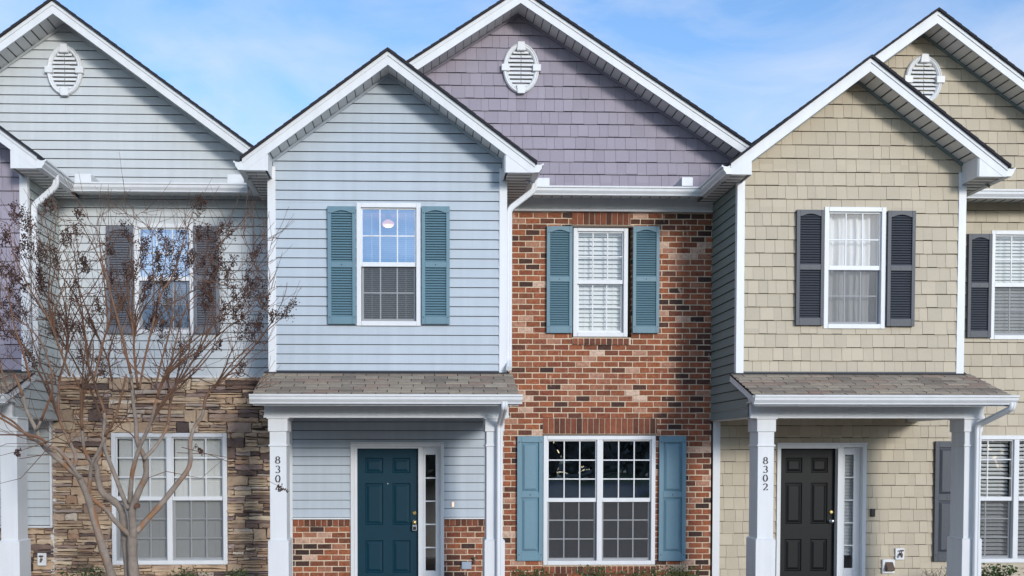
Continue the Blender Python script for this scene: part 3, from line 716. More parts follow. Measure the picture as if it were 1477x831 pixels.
def porch(house, xl, xr, rl, rr, bl, br):
    """beam bl..br, roof rl..rr"""
    b = MB(); b.box(bl, br, PYB, PYB+.16, Z_BB, Z_BT+.10); b.box(bl, bl+.16, PYB+.161, -.02, Z_BB, Z_BT-.002); b.box(br-.16, br, PYB+.161, -.02, Z_BB, Z_BT-.002)
    b.box(bl-.008, br+.008, PYB-.012, PYB-.0002, Z_BB-.012, Z_BB+.018); b.build('porch_beam', 'trim white', house, bevel=.004)
    b = MB(); n = 11
    for i in range(n):
        y0 = PYB+.16+(0-PYB-.2)*i/n; y1 = PYB+.16+(0-PYB-.2)*(i+1)/n-.004; b.face([(bl+.16, y0, Z_BB+.135), (br-.16, y0, Z_BB+.135), (br-.16, y1, Z_BB+.143), (bl+.16, y1, Z_BB+.143)])
    b.box(bl+.02, br-.02, PYB+.02, -.0, Z_BB+.15, Z_BB+.155); b.build('porch_ceiling', 'soffit white', house)
    sl = sqrt((Z_RT-Z_RE)**2+(BY-PYE)**2); cy, cz = (BY-PYE)/sl, (Z_RT-Z_RE)/sl
    pos = lambda s, t, d: (s, PYE+cy*t-cz*d, Z_RE+cz*t+cy*d)
    b = MB(); shingles(b, pos, rl, rr, -.03, sl-.02, random.Random(hash(round(xl*10)) & 255), ex=.132)
    PR = b.build('porch_roof', 'shingle', house)
    d = MB(); vs = [pos(rl, -.02, -.003), pos(rr, -.02, -.003), pos(rr, sl, -.003), pos(rl, sl, -.003), pos(rl, -.02, -.02), pos(rr, -.02, -.02), pos(rr, sl, -.02), pos(rl, sl, -.02)]
    d.mesh(vs, [(0,1,2,3), (4,5,6,7), (0,1,5,4), (1,2,6,5), (2,3,7,6), (3,0,4,7)]); d.build('roof_deck', 'shingle edge', PR)
    f = MB(); f.face([pos(xl-.08, sl-.055, .016), pos(xr+.06, sl-.055, .016), pos(xr+.06, sl+.0, .018), pos(xl-.08, sl+.0, .018)]); f.face([(xl-.04, BY-.021, Z_RT-.012), (xr+.04, BY-.021, Z_RT-.012), (xr+.04, BY-.021, Z_RT+.03), (xl-.04, BY-.021, Z_RT+.03)])
    f.build('roof_flashing', 'flashing', house)
    # rake boards and box ends
    zb = Z_BT-.004
    for xa, xb, xq in ((rl+.015, rl+.04, bl-.018), (rr-.04, rr-.015, br-.004)):
        k = MB(); vs = [pos(xa, .0, -.021), pos(xb, .0, -.021), pos(xb, sl+.02, -.021), pos(xa, sl+.02, -.021), pos(xa, .0, -.11), pos(xb, .0, -.11), pos(xb, sl+.02, -.11), pos(xa, sl+.02, -.11)]
        k.mesh(vs, [(0,1,2,3), (4,5,6,7), (0,1,5,4), (1,2,6,5), (2,3,7,6), (3,0,4,7)]); k.build('porch_rake_board', 'trim white', house)
        k = MB(); k.prismx([(PYE+.012, zb), (PYB+.05, zb), (PYB+.05, Z_RE+(PYB+.05-PYE)*cz/cy-.03), (PYE+.012, Z_RE-.03)], xq, xq+.022); k.build('porch_eave_return', 'trim white', house)
    f = MB(); f.box(rl+.01, rr-.01, PYE-.008, PYE+.012, Z_RE-.135, Z_RE-.012); f.box(rl+.04, rr-.04, PYE+.013, PYB-.003, Z_BT-.001, Z_BT+.008); f.build('porch_fascia', 'trim white', house)
    gutter(house, [(rl-.02, PYE-.008), (rr+.03, PYE-.008)], 1, Z_RE+.0)

H_L = thing('townhouse', 'pale gray sided townhouse with brown ledge stone lower wall, behind the bare tree', 'house', (-5.1, 0, 0), 'attached townhouses in the row')
H_B = thing('townhouse', 'townhouse with light blue bay, teal door, brick wall and purple shake gable', 'house', (1.2, 0, 0), 'attached townhouses in the row')
H_T = thing('townhouse', 'tan shake townhouse with black front door and dark charcoal shutters', 'house', (7.4, 0, 0), 'attached townhouses in the row')
H_L['side_mat'] = 'gray side siding'; H_B['side_mat'] = 'blue siding'; H_T['side_mat'] = 'olive siding'
XL0, XLB = -8.30, -5.179     # left house bay
XB0, XB1 = -1.974, 1.179     # blue bay
XT0, XT1 = 4.344, 7.444      # tan bay
ZW = at(860, 288, 0)[1]      # wall top at soffit
MAIN_F = -.43

# ---------------- bays
wB = rect(514.3, 293.3, 607, 470.4, BY); wT = rect(1187.6, 299.3, 1276.4, 474.5, BY)
bay(H_B, XB0, XB1, -.38, CAM_Z+5.168, .742, -2.255, 1.525, 'blue siding', 'gray side siding', wB, .128)
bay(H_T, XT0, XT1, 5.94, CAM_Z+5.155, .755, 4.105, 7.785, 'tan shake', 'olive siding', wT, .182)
bay(H_L, XL0, XLB, -6.72, CAM_Z+5.16, .745, -8.62, at(53, 226, BF)[0], 'lavender shake', 'gray side siding', (-7.2, -6.3, 3.6, 5.3), .184)
H_B['side_mat'] = 'lavender shake'; H_T['side_mat'] = 'olive siding'
window(H_B, *wB, BY, glass='sky glass', glass_dn='clear glass', pitch=.027, tilt=.30, bw=.023)
window(H_T, *wT, BY, blind='curtain', glass='dull glass')
window(H_L, -7.2, -6.3, 3.6, 5.3, BY)
for (u0, u1) in ((473, 513.5), (608, 648.5)): louver_shutter(H_B, *rect(u0, 299, u1, 468.2, BY), BY-.012, 'teal shutter')
louver_shutter(H_T, *rect(1146.4, 304, 1186.6, 470, BY), BY-.012, 'charcoal shutter')
louver_shutter(H_T, *rect(1277.2, 305.4, 1317.2, 471.5, BY), BY-.012, 'charcoal shutter')

# ---------------- porches
porch(H_B, XB0, XB1, -2.06, 1.275, XB0-.0, XB1+.0)
porch(H_T, XT0, XT1, 4.245, 7.56, XT0, XT1)
porch(H_L, XL0, XLB, -8.40, -5.09, XL0, XLB)
ZC = at(560, 622.4, PYB)[1]; ZR = at(560, 642.6, PYB)[1]; ZBS = at(560, 780, PYB)[1]
cols = []
hw = .125*.86
for (h, x) in ((H_B, at(389, 700, PYB)[0]+hw), (H_B, at(701.6, 700, PYB)[0]+hw), (H_T, at(1093, 700, PYB)[0]+hw), (H_T, at(1391, 700, PYB)[0]+hw), (H_L, at(24.5, 700, PYB)[0]-hw), (H_L, XL0+.125)):
    cols.append(column(h, x-.125, x+.125, PYB-.01, SLAB, Z_BB-.0, ZC, ZR, ZBS))
hw = .125*.86; ycf = PYB-.01+.19-hw-.062
def numsize(u, vt, vb, h): return at(u, vt, ycf)[1], at(u, vb, ycf)[1]
zt_, zb_ = numsize(401, 658.5, 709, 0); house_number(cols[0][0], '8304', at(400.8, 680, ycf)[0], ycf, zt_, .088, (zt_-zb_-.088)/3)
zt_, zb_ = numsize(1104, 659.5, 707, 0); house_number(cols[2][0], '8302', at(1104, 680, ycf)[0], ycf, zt_, .086, (zt_-zb_-.086)/3)
# pilasters on the wall behind the columns
for h, x in ((H_B, XB0+.055), (H_L, XLB-.16)):
    b = MB(); b.box(x, x+.085, -.03, .0, SLAB, Z_BB+.03); b.build('corner_board', 'trim white', h)
b = MB(); x0 = at(1027.5, 700, 0)[0]; b.box(x0, x0+.105, -.03, 0, 0, Z_BB+.03); b.build('corner_board', 'trim white', H_T)

# ---------------- left house main wall
wg = rect(194.5, 322.9, 280, 482, 0)
b = MB(); clapboard(b, front(0), rspan(XLB-.1, XB0), Z_STONE+.03, ZW+.05, [wg], ex=.1275, zref=Z_STONE+.02); 
b.build('upper_wall', 'gray siding', H_L)
b = MB(); b.box(XLB-.1, XB0-.002, -.03, 0, Z_STONE, Z_STONE+.032); b.build('wall_starter_trim', 'vinyl white', H_L)
ws = rect(162.5, 624.6, 328.7, 814, 0); XST = at(77.5, 690, 0)[0]; ZWS = at(55, 760, 0)[1]
b = MB(); stones(b, XST, XB0+.03, 0, Z_STONE, [ws], 0, random.Random(5)); stones(b, XL0, XST, 0, ZWS, [], 0, random.Random(6)); b.build('stone_veneer', 'ledge stone', H_L)
b = MB(); backing(b, front(0), rspan(XL0, XB0), 0, Z_STONE, [ws], d=.005); b.build('stone_mortar', 'stone joint', H_L)
b = MB(); clapboard(b, front(-.005), rspan(XL0, XST-.012), ZWS+.02, Z_BB+.14, (), ex=.1275); b.build('porch_wall', 'gray siding', H_L)
b = MB(); b.box(XL0, XST, -.10, 0, ZWS-.006, ZWS+.018); b.box(XST-.026, XST+.004, -.095, 0, ZWS+.02, Z_BB); b.build('porch_wall_trim', 'vinyl white', H_L)
window(H_L, *wg, 0, glass='sky glass', pitch=.03, tilt=1.15, bw=.032, blind_to=.28, screen=True)
window(H_L, *ws, -.03, units=2, up=3, dn=3, glass='clear glass', pitch=.026, tilt=1.2, bw=.030, rail=.5)
for (u0, u1) in ((155.2, 193.6), (280.4, 317)): louver_shutter(H_L, *rect(u0, 327, u1, 481.8, 0), -.012, 'gray shutter', arch=False)
# gray gable
GA = (-5.067, CAM_Z+6.262, .728)
zg0 = at(230, 263, -.02)[1]-.06
b = MB(); clapboard(b, front(0), gspan(GA[0], GA[1]-TV, GA[2], -8.2, -2.1), zg0, GA[1]-TV, (), ex=.1285); b.build('gable_wall', 'gray siding', H_L)
b = MB(); backing(b, front(0), gspan(GA[0], GA[1]-TV, GA[2], -8.2, -2.1), ZW-.1, GA[1]-TV, ()); backing(b, front(0), rspan(XLB-.1, XB0), Z_STONE, ZW, [wg]); b.build('sheathing', 'house wrap', H_L)
H_L['side_mat'] = 'gray siding'
gable(H_L, GA[0], GA[1], GA[2], -8.2, -2.2, -.46, 0, 9)
vc = rect(67.5, 67, 121.5, 139, 0); vent(H_L, (vc[0]+vc[1])/2, (vc[2]+vc[3])/2, (vc[1]-vc[0])/2*.95, (vc[3]-vc[2])/2, -.012)

# ---------------- blue house main wall (brick) and porch wall
XBR = XB1-.16; XBE = at(1027.5, 450, 0)[0]; ZF = at(880, 306, 0)[1]
wu = rect(825.3, 325.5, 910.8, 486.8, 0); wl = rect(783, 627.5, 945.5, 815.5, 0)
dfr = rect(505.7, 639, 640.5, 831, 0); ZD = at(560, 647, 0)[1]; dX0 = at(515.4, 740, 0)[0]; dX1 = at(603.2, 740, 0)[0]
ZPW = at(640, 748.5, 0)[1]
so_u = rect(825.5, 305.8, 910, 324.5, 0); si_u = rect(825.5, 487, 909.5, 497.5, 0); so_l = rect(783, 603, 948, 626, 0); si_l = rect(784, 815.5, 946, 827, 0)
opsB = [wu, wl, (so_u[0], so_u[1], so_u[2], so_u[3]), si_u, so_l, si_l]
b = MB(); bricks(b, XBR, XBE, 0, ZF, opsB, 0, zref=.02, rg=random.Random(11))
bricks(b, XB0+.14, dfr[0], SLAB, ZPW-.105, [], -.005, zref=.02, rg=random.Random(12)); bricks(b, dfr[1], XBR, SLAB, ZPW-.105, [], -.005, zref=.02, rg=random.Random(13))
b.build('brick_wall', 'brick', H_B)
for q in (so_u, so_l):
    b = MB(); bricks(b, q[0], q[1], q[2], q[3], [], -.004, soldier=True, rg=random.Random(3)); b.build('soldier_course', 'soldier brick', H_B)
for q in (si_u, si_l):
    x = q[0]; b = MB()
    while x < q[1]-.03:
        e = min(x+.0837, q[1]); b.mesh([(x+.007, -.035, q[2]+.004), (e-.007, -.035, q[2]+.004), (e-.007, -.03, q[3]-.016), (x+.007, -.03, q[3]-.016), (x+.007, .10, q[3]-.0), (e-.007, .10, q[3]-.0), (x+.007, .02, q[2]+.004), (e-.007, .02, q[2]+.004)], [(0, 1, 2, 3), (3, 2, 5, 4), (0, 3, 4, 6), (1, 2, 5, 7), (0, 1, 7, 6)]); x = e
    b.face([(q[0], -.022, q[2]), (q[1], -.022, q[2]), (q[1], -.02, q[3]-.012), (q[0], -.02, q[3]-.012)], 1); b.face([(q[0], -.02, q[3]-.02), (q[1], -.02, q[3]-.02), (q[1], .1, q[3]-.004), (q[0], .1, q[3]-.004)], 1)
    b.build('brick_sill', ['soldier brick', 'mortar'], H_B)
for xa, xb in ((XB0+.14, dfr[0]), (dfr[1], XBR)):
    b = MB(); bricks(b, xa, xb, ZPW-.105, ZPW, [], -.012, soldier=True, rg=random.Random(9)); b.build('brick_cap_course', 'soldier brick', H_B)
b = MB(); backing(b, front(0), rspan(XBR, XBE), 0, ZF, [wu, wl], d=-.007); 
for q in (wu, wl):
    for x in (q[0], q[1]): b.face([(x, .007, q[2]), (x, .12, q[2]), (x, .12, q[3]), (x, .007, q[3])])
    b.face([(q[0], .007, q[3]), (q[1], .007, q[3]), (q[1], .12, q[3]), (q[0], .12, q[3])])
b.build('brick_mortar', 'mortar', H_B)
for xa, xb in ((XB0+.1, dfr[0]), (dfr[1], XBR)): b = MB(); backing(b, front(0), rspan(xa, xb), 0, ZPW, (), d=-.002); b.build('brick_mortar', 'mortar', H_B)
b = MB(); b.box(wu[0]-.01, wu[1]+.01, -.002, .10, wu[3]-.022, wu[3]+.004); b.box(wl[0]-.01, wl[1]+.01, -.002, .10, wl[3]-.004, wl[3]+.012); b.build('steel_lintel', 'rust metal', H_B)
b = MB(); clapboard(b, front(0), rspan(XB0+.14, XBR+.05), ZPW+.02, Z_BB+.14, [(dfr[0], dfr[1], 0, dfr[3])], ex=.1275); b.build('porch_wall', 'blue siding', H_B)
b = MB(); backing(b, front(0), rspan(XB0, XBR+.05), ZPW, Z_BB+.15, [(dfr[0], dfr[1], 0, dfr[3])]); b.build('sheathing', 'house wrap', H_B)
b = MB()
for xa, xb in ((XB0+.14, dfr[0]-.004), (dfr[1]+.004, XBR)): b.box(xa, xb, -.05, 0, ZPW, ZPW+.022)
b.build('wall_starter_trim', 'vinyl white', H_B)
g = rect(613.9, 656, 628.3, 823, .05)
door_frame(H_B, dfr[0], dfr[1], dfr[3], SLAB, 0, dX0, dX1, g[0], g[1], g[2], g[3], ZD, .06)
_, kn = door(H_B, dX0, dX1, SLAB+.02, ZD, 0, 'teal door', 'brass', .05)
wn = rect(826.5, 328.2, 905.2, 486.2, .06); window(H_B, wn[0], wn[1], wn[2], wn[3], 0, recess=.06, blind='blind', pitch=.066, tilt=1.05, bw=.066, screen=False, glass='clear glass')
wn = rect(783.4, 628.5, 944.8, 814.7, .02); window(H_B, wn[0], wn[1], wn[2], wn[3], 0, recess=.02, units=2, up=3, dn=3, glass='wavy glass', glass_dn='clear glass', blind=None)
for (u0, u1) in ((788, 825), (912, 950)): louver_shutter(H_B, *rect(u0, 327.3, u1, 481, 0), -.004, 'teal shutter')
for (u0, u1) in ((745.4, 782.7), (949.6, 988.3)): panel_shutter(H_B, *rect(u0, 629, u1, 808.7, 0), -.004, 'blue shutter')
# frieze above the brick
b = MB(); b.box(XB1+.0, XT0, -.05, 0, ZF+.03, ZW+.06); b.box(XB1+.0, XT0, -.065, 0, ZF-.004, ZF+.03); b.build('frieze_board', 'trim white', H_B, bevel=.004)
# purple gable
GP = (1.457, CAM_Z+6.494, .652)
zp0 = at(880, 262, 0)[1]-.09
b = MB(); shakes(b, front(0), gspan(GP[0], GP[1]-TV, GP[2], -2.2, 4.9), zp0, GP[1]-TV, (), ex=.1815, rg=random.Random(21)); b.build('gable_wall', 'lavender shake', H_B)
b = MB(); backing(b, front(0), gspan(GP[0], GP[1]-TV, GP[2], -2.2, 4.9), ZW-.1, GP[1]-TV, ()); b.build('sheathing', 'house wrap', H_B)
gable(H_B, GP[0], GP[1], GP[2], -2.2, 4.86, -.46, 0, 9)
vc = rect(723.6, 64, 778.6, 136, 0); vent(H_B, (vc[0]+vc[1])/2, (vc[2]+vc[3])/2, (vc[1]-vc[0])/2*.95, (vc[3]-vc[2])/2, -.012)

# ---------------- tan house main wall
XTE = 10.6
wtu = rect(1427.8, 333, 1513.5, 490, 0); wtl = rect(1382.5, 628.2, 1545.5, 811.5, 0); dft = rect(1119.4, 639.9, 1247.8, 831, 0)
ZDT = at(1166, 647, 0)[1]; dT0 = at(1125, 740, 0)[0]; dT1 = at(1207.3, 740, 0)[0]
opsT = [(dft[0], dft[1], 0, dft[3]), wtu, wtl]
b = MB(); shakes(b, front(0), {'f': lambda z: (x0+.1 if z < Z_BB+.14 else XT1-.05, XTE), 'brk': [Z_BB+.14]}, .15, ZW+.05, opsT, ex=.1775, rg=random.Random(31), zref=.02); b.build('main_wall', 'tan shake', H_T)
b = MB(); backing(b, front(0), rspan(x0, XTE), 0, ZW+.05, opsT)
GT = (7.428, CAM_Z+6.29, .725)
zt0 = at(1440, 270, 0)[1]-.09
backing(b, front(0), gspan(GT[0], GT[1]-TV, GT[2], 4.86, 10.3), ZW-.1, GT[1]-TV, ()); b.build('sheathing', 'house wrap', H_T)
b = MB(); shakes(b, front(0), gspan(GT[0], GT[1]-TV, GT[2], 4.86, 10.3), zt0, GT[1]-TV, (), ex=.181, rg=random.Random(32)); b.build('gable_wall', 'tan shake', H_T)
b = MB(); b.box(x0, XTE, -.05, 0, 0, .15); b.build('foundation', 'concrete', H_T)
gable(H_T, GT[0], GT[1], GT[2], 4.80, 10.3, -.46, 0, 9)
vc = rect(1302.5, 81.5, 1358.5, 152, 0); vent(H_T, (vc[0]+vc[1])/2, (vc[2]+vc[3])/2, (vc[1]-vc[0])/2*.95, (vc[3]-vc[2])/2, -.012)
g = rect(1218, 656, 1230.8, 819.6, .05)
door_frame(H_T, dft[0], dft[1], dft[3], SLAB, 0, dT0, dT1, g[0], g[1], g[2], g[3], ZDT, .10, True)
door(H_T, dT0, dT1, SLAB+.02, ZDT, 0, 'black door', 'steel', .09)
window(H_T, *wtu, 0, blind='blind', pitch=.05, tilt=.95, bw=.05, screen=True)
window(H_T, *wtl, 0, units=2, up=3, dn=3, cols=2, blind='blind', pitch=.06, tilt=.75, bw=.06)
louver_shutter(H_T, *rect(1393.3, 338.4, 1427.4, 487.5, 0), -.012, 'charcoal shutter'); louver_shutter(H_T, *rect(1514.2, 339.4, 1548.4, 488.5, 0), -.012, 'charcoal shutter')
panel_shutter(H_T, *rect(1345.5, 636.5, 1381.6, 809.5, 0), -.012, 'charcoal shutter'); panel_shutter(H_T, *rect(1546.3, 636.5, 1583, 809.5, 0), -.012, 'charcoal shutter')

# ---------------- main eaves, gutters, downspouts
ZG = at(560, 269.0, MAIN_F-.12)[1]+.03
XeL = at(53, 226, BF)[0]
def pent(h, xa, xb):
    b = MB(); b.mesh([(xa, MAIN_F-.03, ZG+.008), (xb, MAIN_F-.03, ZG+.008), (xb, -.02, ZG+.07), (xa, -.02, ZG+.07)], [(0, 1, 2, 3)]); b.build('eave_roof', 'shingle edge', h)
    soffit_flat(h, xa, xb, MAIN_F, 0, ZW-.0, 'x', .14)
    b = MB(); b.box(xa, xb, MAIN_F-.01, MAIN_F+.012, ZW-.005, ZG); b.box(xa+.02, xb-.02, -.05, -.03, ZG+.07, ZG+.085); b.build('eave_fascia', 'trim white', h)
pent(H_L, XeL, -2.255); pent(H_B, 1.525, 4.105); pent(H_T, 7.785, 10.6)
ZE = Z_EAVE+.145
gutter(H_L, [(XeL, BF+.0), (XeL, MAIN_F-.01), (-2.38, MAIN_F-.01)], 1, ZG)
gutter(H_B, [(-2.255, -.30), (-2.255, BF)], -1, ZE) if False else gutter(H_B, [(-2.255, BF), (-2.255, -.30)], -1, ZG)
gutter(H_B, [(1.525, BF), (1.525, MAIN_F-.01), (4.105, MAIN_F-.01), (4.105, BF)], 1, ZG)
gutter(H_T, [(7.785, BF), (7.785, MAIN_F-.01), (10.6, MAIN_F-.01)], 1, ZG)
for h, (u0, v0, u1, v1) in ((H_L, (108, 251, 132, 263)), (H_L, (328, 252, 352, 263)), (H_B, (771, 257, 792.5, 267)), (H_B, (983, 256, 999, 267))):
    q = rect(u0, v0, u1, v1, MAIN_F); b = MB(); b.box(q[0], q[1], MAIN_F-.02, -.02, q[2]-.02, q[3]); b.build('eave_end_block', 'vinyl white', h, bevel=.006)
def bay_spout(h, xw, xe, bottom_v, bu):
    x1 = xw+.062; xg = xe+.055; yb = BY+.10; zt = ZG-.11; zb = at(bu, bottom_v, yb)[1]
    downspout(h, [(xg, yb, zt+.05), (xg, yb, zt-.10), (x1, yb, zt-.36), (x1, yb-.0, zb), (x1-.02, yb-.24, zb-.13)])
bay_spout(H_B, XB1, 1.525, 520, 733); bay_spout(H_L, XLB, XeL, 515, 40)
xg = at(727, 585, PYE)[0]; xd = at(720.5, 700, PYB-.04)[0]; yd = PYB-.055
downspout(H_B, [(xg, PYE-.06, Z_RE-.09), (xg, PYE-.06, Z_RE-.16), (xd, yd, Z_BB-.10), (xd, yd, .25), (xd, yd-.2, .16)])
xg = at(1456, 585, PYE)[0]; xd = at(1408.5, 700, PYB-.04)[0]
downspout(H_T, [(xg, PYE-.06, Z_RE-.09), (xg, PYE-.06, Z_RE-.16), (xd, yd, Z_BB-.10), (xd, yd, .25), (xd, yd-.2, .16)])
xd = XLB-.27; downspout(H_L, [(xd, PYE-.06, Z_RE-.09), (xd, PYE-.06, Z_RE-.16), (xd, yd, Z_BB-.10), (xd, yd, .25), (xd, yd-.2, .16)])

# ---------------- small fixtures
def fixture(h, name, m, u0, v0, u1, v1, Y, t, bevel=.004, label=None):
    q = rect(u0, v0, u1, v1, Y-t); b = MB(); b.box(q[0], q[1], Y-t, Y, q[2], q[3]); o = b.build(name, m, h, bevel=bevel)
    if label: o['label'] = label
    return o, q
o, q = fixture(H_L, 'hose_bib_plate', 'vinyl white', 54, 798, 66.5, 816, -.07, .03)
b = MB(); cx, cz = (q[0]+q[1])/2, (q[2]+q[3])/2; b.tube([(cx, -.09, cz), (cx, -.13, cz), (cx, -.15, cz-.03)], [.016, .016, .012], 10); b.tube([(cx, -.13, cz+.0), (cx, -.13, cz+.05)], .006, 6); b.tube([(cx-.03, -.13, cz+.05), (cx+.03, -.13, cz+.05)], .012, 6); b.build('hose_bib', 'rust metal', o)
o, q = fixture(H_L, 'outdoor_outlet', 'black plastic', 35, 813, 46.5, 824.5, -.07, .04)
b = MB(); cz = (q[2]+q[3])/2
for x in (q[0]+(q[1]-q[0])*.3, q[0]+(q[1]-q[0])*.7): b.box(x-.014, x+.014, -.116, -.108, cz-.022, cz+.022)
b.build('socket', 'gray plastic', o)
fixture(H_B, 'meter_box', 'gray plastic', 666, 810.5, 680, 821, -.005, .05)
q = rect(681, 803, 687, 811, -.06); cx, cz = (q[0]+q[1])/2, (q[2]+q[3])/2
b = MB(); b.tube([(cx, 0, cz-.02), (cx, -.05, cz-.02), (cx, -.075, cz-.06)], [.018, .018, .014], 10, 1); b.tube([(cx, -.05, cz-.02), (cx, -.05, cz+.02)], .008, 6, 1); b.tube([(cx, -.05, cz+.015), (cx, -.05, cz+.03)], .03, 8, 0); b.build('hose_bib', ['green tap', 'rust metal'], H_B)
o, q = fixture(H_B, 'doorbell_button', 'vinyl white', 651.2, 723.5, 655.2, 732, -.012, .018)
M['bell glow'] = M['warm lamp glow'].copy(); M['bell glow'].node_tree.nodes['Principled BSDF'].inputs['Emission Strength'].default_value = .5
b = MB(); b.box(q[0]+.006, q[1]-.006, -.036, -.031, q[2]+.012, q[3]-.012); b.build('bell_light', 'bell glow', o)
fixture(H_T, 'video_doorbell', 'black plastic', 1256.3, 734, 1262.6, 745.5, -.012, .03)
o, q = fixture(H_T, 'hose_bib_plate', 'vinyl white', 1291.8, 791, 1304.7, 807.5, -.012, .03)
b = MB(); cx, cz = (q[0]+q[1])/2, (q[2]+q[3])/2; b.tube([(cx, -.03, cz), (cx, -.09, cz), (cx-.01, -.11, cz-.04)], [.02, .02, .015], 10); b.tube([(cx, -.07, cz), (cx+.01, -.08, cz+.055)], .007, 6); b.tube([(cx-.02, -.08, cz+.055), (cx+.035, -.08, cz+.055)], .012, 6); b.build('hose_bib', 'rust metal', o)
o, q = fixture(H_T, 'dryer_vent', 'vinyl white', 1272.8, 807, 1291, 827.5, -.012, .035, .012)
b = MB(); b.prismx([(-.04, q[2]+.03), (-.12, q[2]+.05), (-.12, q[2]+.08), (-.04, q[3]-.03)], q[0]+.04, q[1]-.03); b.build('vent_hood', 'rust metal', o, bevel=.01)
# lockbox hanging from the knob of the teal door
kx, ky, kz = kn
b = MB(); b.box(kx-.034, kx+.034, ky-.022, ky+.018, kz-.125, kz-.035)
lb = b.build('lockbox', 'steel', None, bevel=.008, org=(kx, ky, kz-.125)); tag(lb, 'small silver key lockbox hanging from the brass knob of the teal door', 'lockbox')
b = MB(); b.tube([(kx-.024, ky-.003, kz-.04), (kx-.026, ky-.003, kz+.01), (kx-.014, ky-.003, kz+.032), (kx+.014, ky-.003, kz+.032), (kx+.026, ky-.003, kz+.01), (kx+.024, ky-.003, kz-.04)], .005, 6); b.build('shackle', 'steel', lb)
b = MB(); b.box(kx-.022, kx+.022, ky-.025, ky-.0222, kz-.11, kz-.06); b.build('keypad', 'black plastic', lb)
# ceiling lamp inside the blue bay room
lx, lz = at(560, 323, 1.0)
b = MB(); b.ellip((lx, 1.0, lz), (.095, .095, .055)); LP = b.build('ceiling_lamp', 'warm lamp glow', H_B, smooth=True)
b = MB(); b.tube([(lx, 1.0, lz+.06), (lx, 1.0, lz+.14)], .05, 12); b.build('lamp_base', 'brass', LP)
pl = bpy.data.lights.new('lamp_light', 'POINT'); pl.energy = 5; pl.color = (1, .62, .35); pl.shadow_soft_size = .12
plo = bpy.data.objects.new('lamp_light', pl); COL.objects.link(plo); plo.parent = LP; plo.location = Vector((lx, 1.0, lz-.2))-ORG[LP.name]

# ---------------- interiors
for h, xa, xb in ((H_L, -8.28, -1.99), (H_B, -1.96, 4.32), (H_T, 4.36, 10.58)):
    b = MB()
    for z0, z1 in ((.1, 2.75), (2.95, 5.85)):
        b.box(xa, xb, .35+4.2, .35+4.25, z0, z1); b.box(xa, xa+.02, .2, 4.55, z0, z1); b.box(xb-.02, xb, .2, 4.55, z0, z1)
        b.box(xa+.02, xb-.02, .3, 4.55, z0-.02, z0); b.box(xa+.02, xb-.02, .3, 4.55, z1, z1+.02)
    b.build('interior_room', 'interior', h)
    b = MB(); b.box(xa, xb, 8.9, 9.0, 0, 5.9); b.box(xa, xa+.01, 4.6, 8.9, 0, 5.9); b.build('back_wall', h['side_mat'], h)

# ---------------- ground
def sheet(name, m, x0_, x1_, y0_, y1_, z): b = MB(); b.face([(x0_, y0_, z), (x1_, y0_, z), (x1_, y1_, z), (x0_, y1_, z)]); return struct(b.build(name, m))
sheet('ground', 'lawn', -400, 400, -400, 400, 0)
sheet('planting_bed', 'mulch', -12, 12, -4.6, 0, .03)
def slab(name, m, x0_, x1_, y0_, y1_, z0_, z1_): b = MB(); b.box(x0_, x1_, y0_, y1_, z0_, z1_); return struct(b.build(name, m, bevel=.01))
for xa, xb in ((XB0, XB1), (XT0, XT1), (XL0, XLB)):
    slab('porch_slab', 'concrete', xa, xb, -2.1, 0, -.05, SLAB); slab('front_walk', 'concrete', xa+.9, xa+2.1, -4.6, -2.1, -.05, .045)
slab('sidewalk', 'concrete', -40, 40, -6.0, -4.6, -.05, .05)
slab('kerb', 'concrete', -40, 40, -6.15, -6.0, -.15, .055)
sheet('parking_lot', 'asphalt', -80, 80, -40, -6.15, .004)
for i in range(-8, 9):
    sheet('parking_line', 'paint line', i*2.75-.05, i*2.75+.05, -11.2, -6.4, .008)

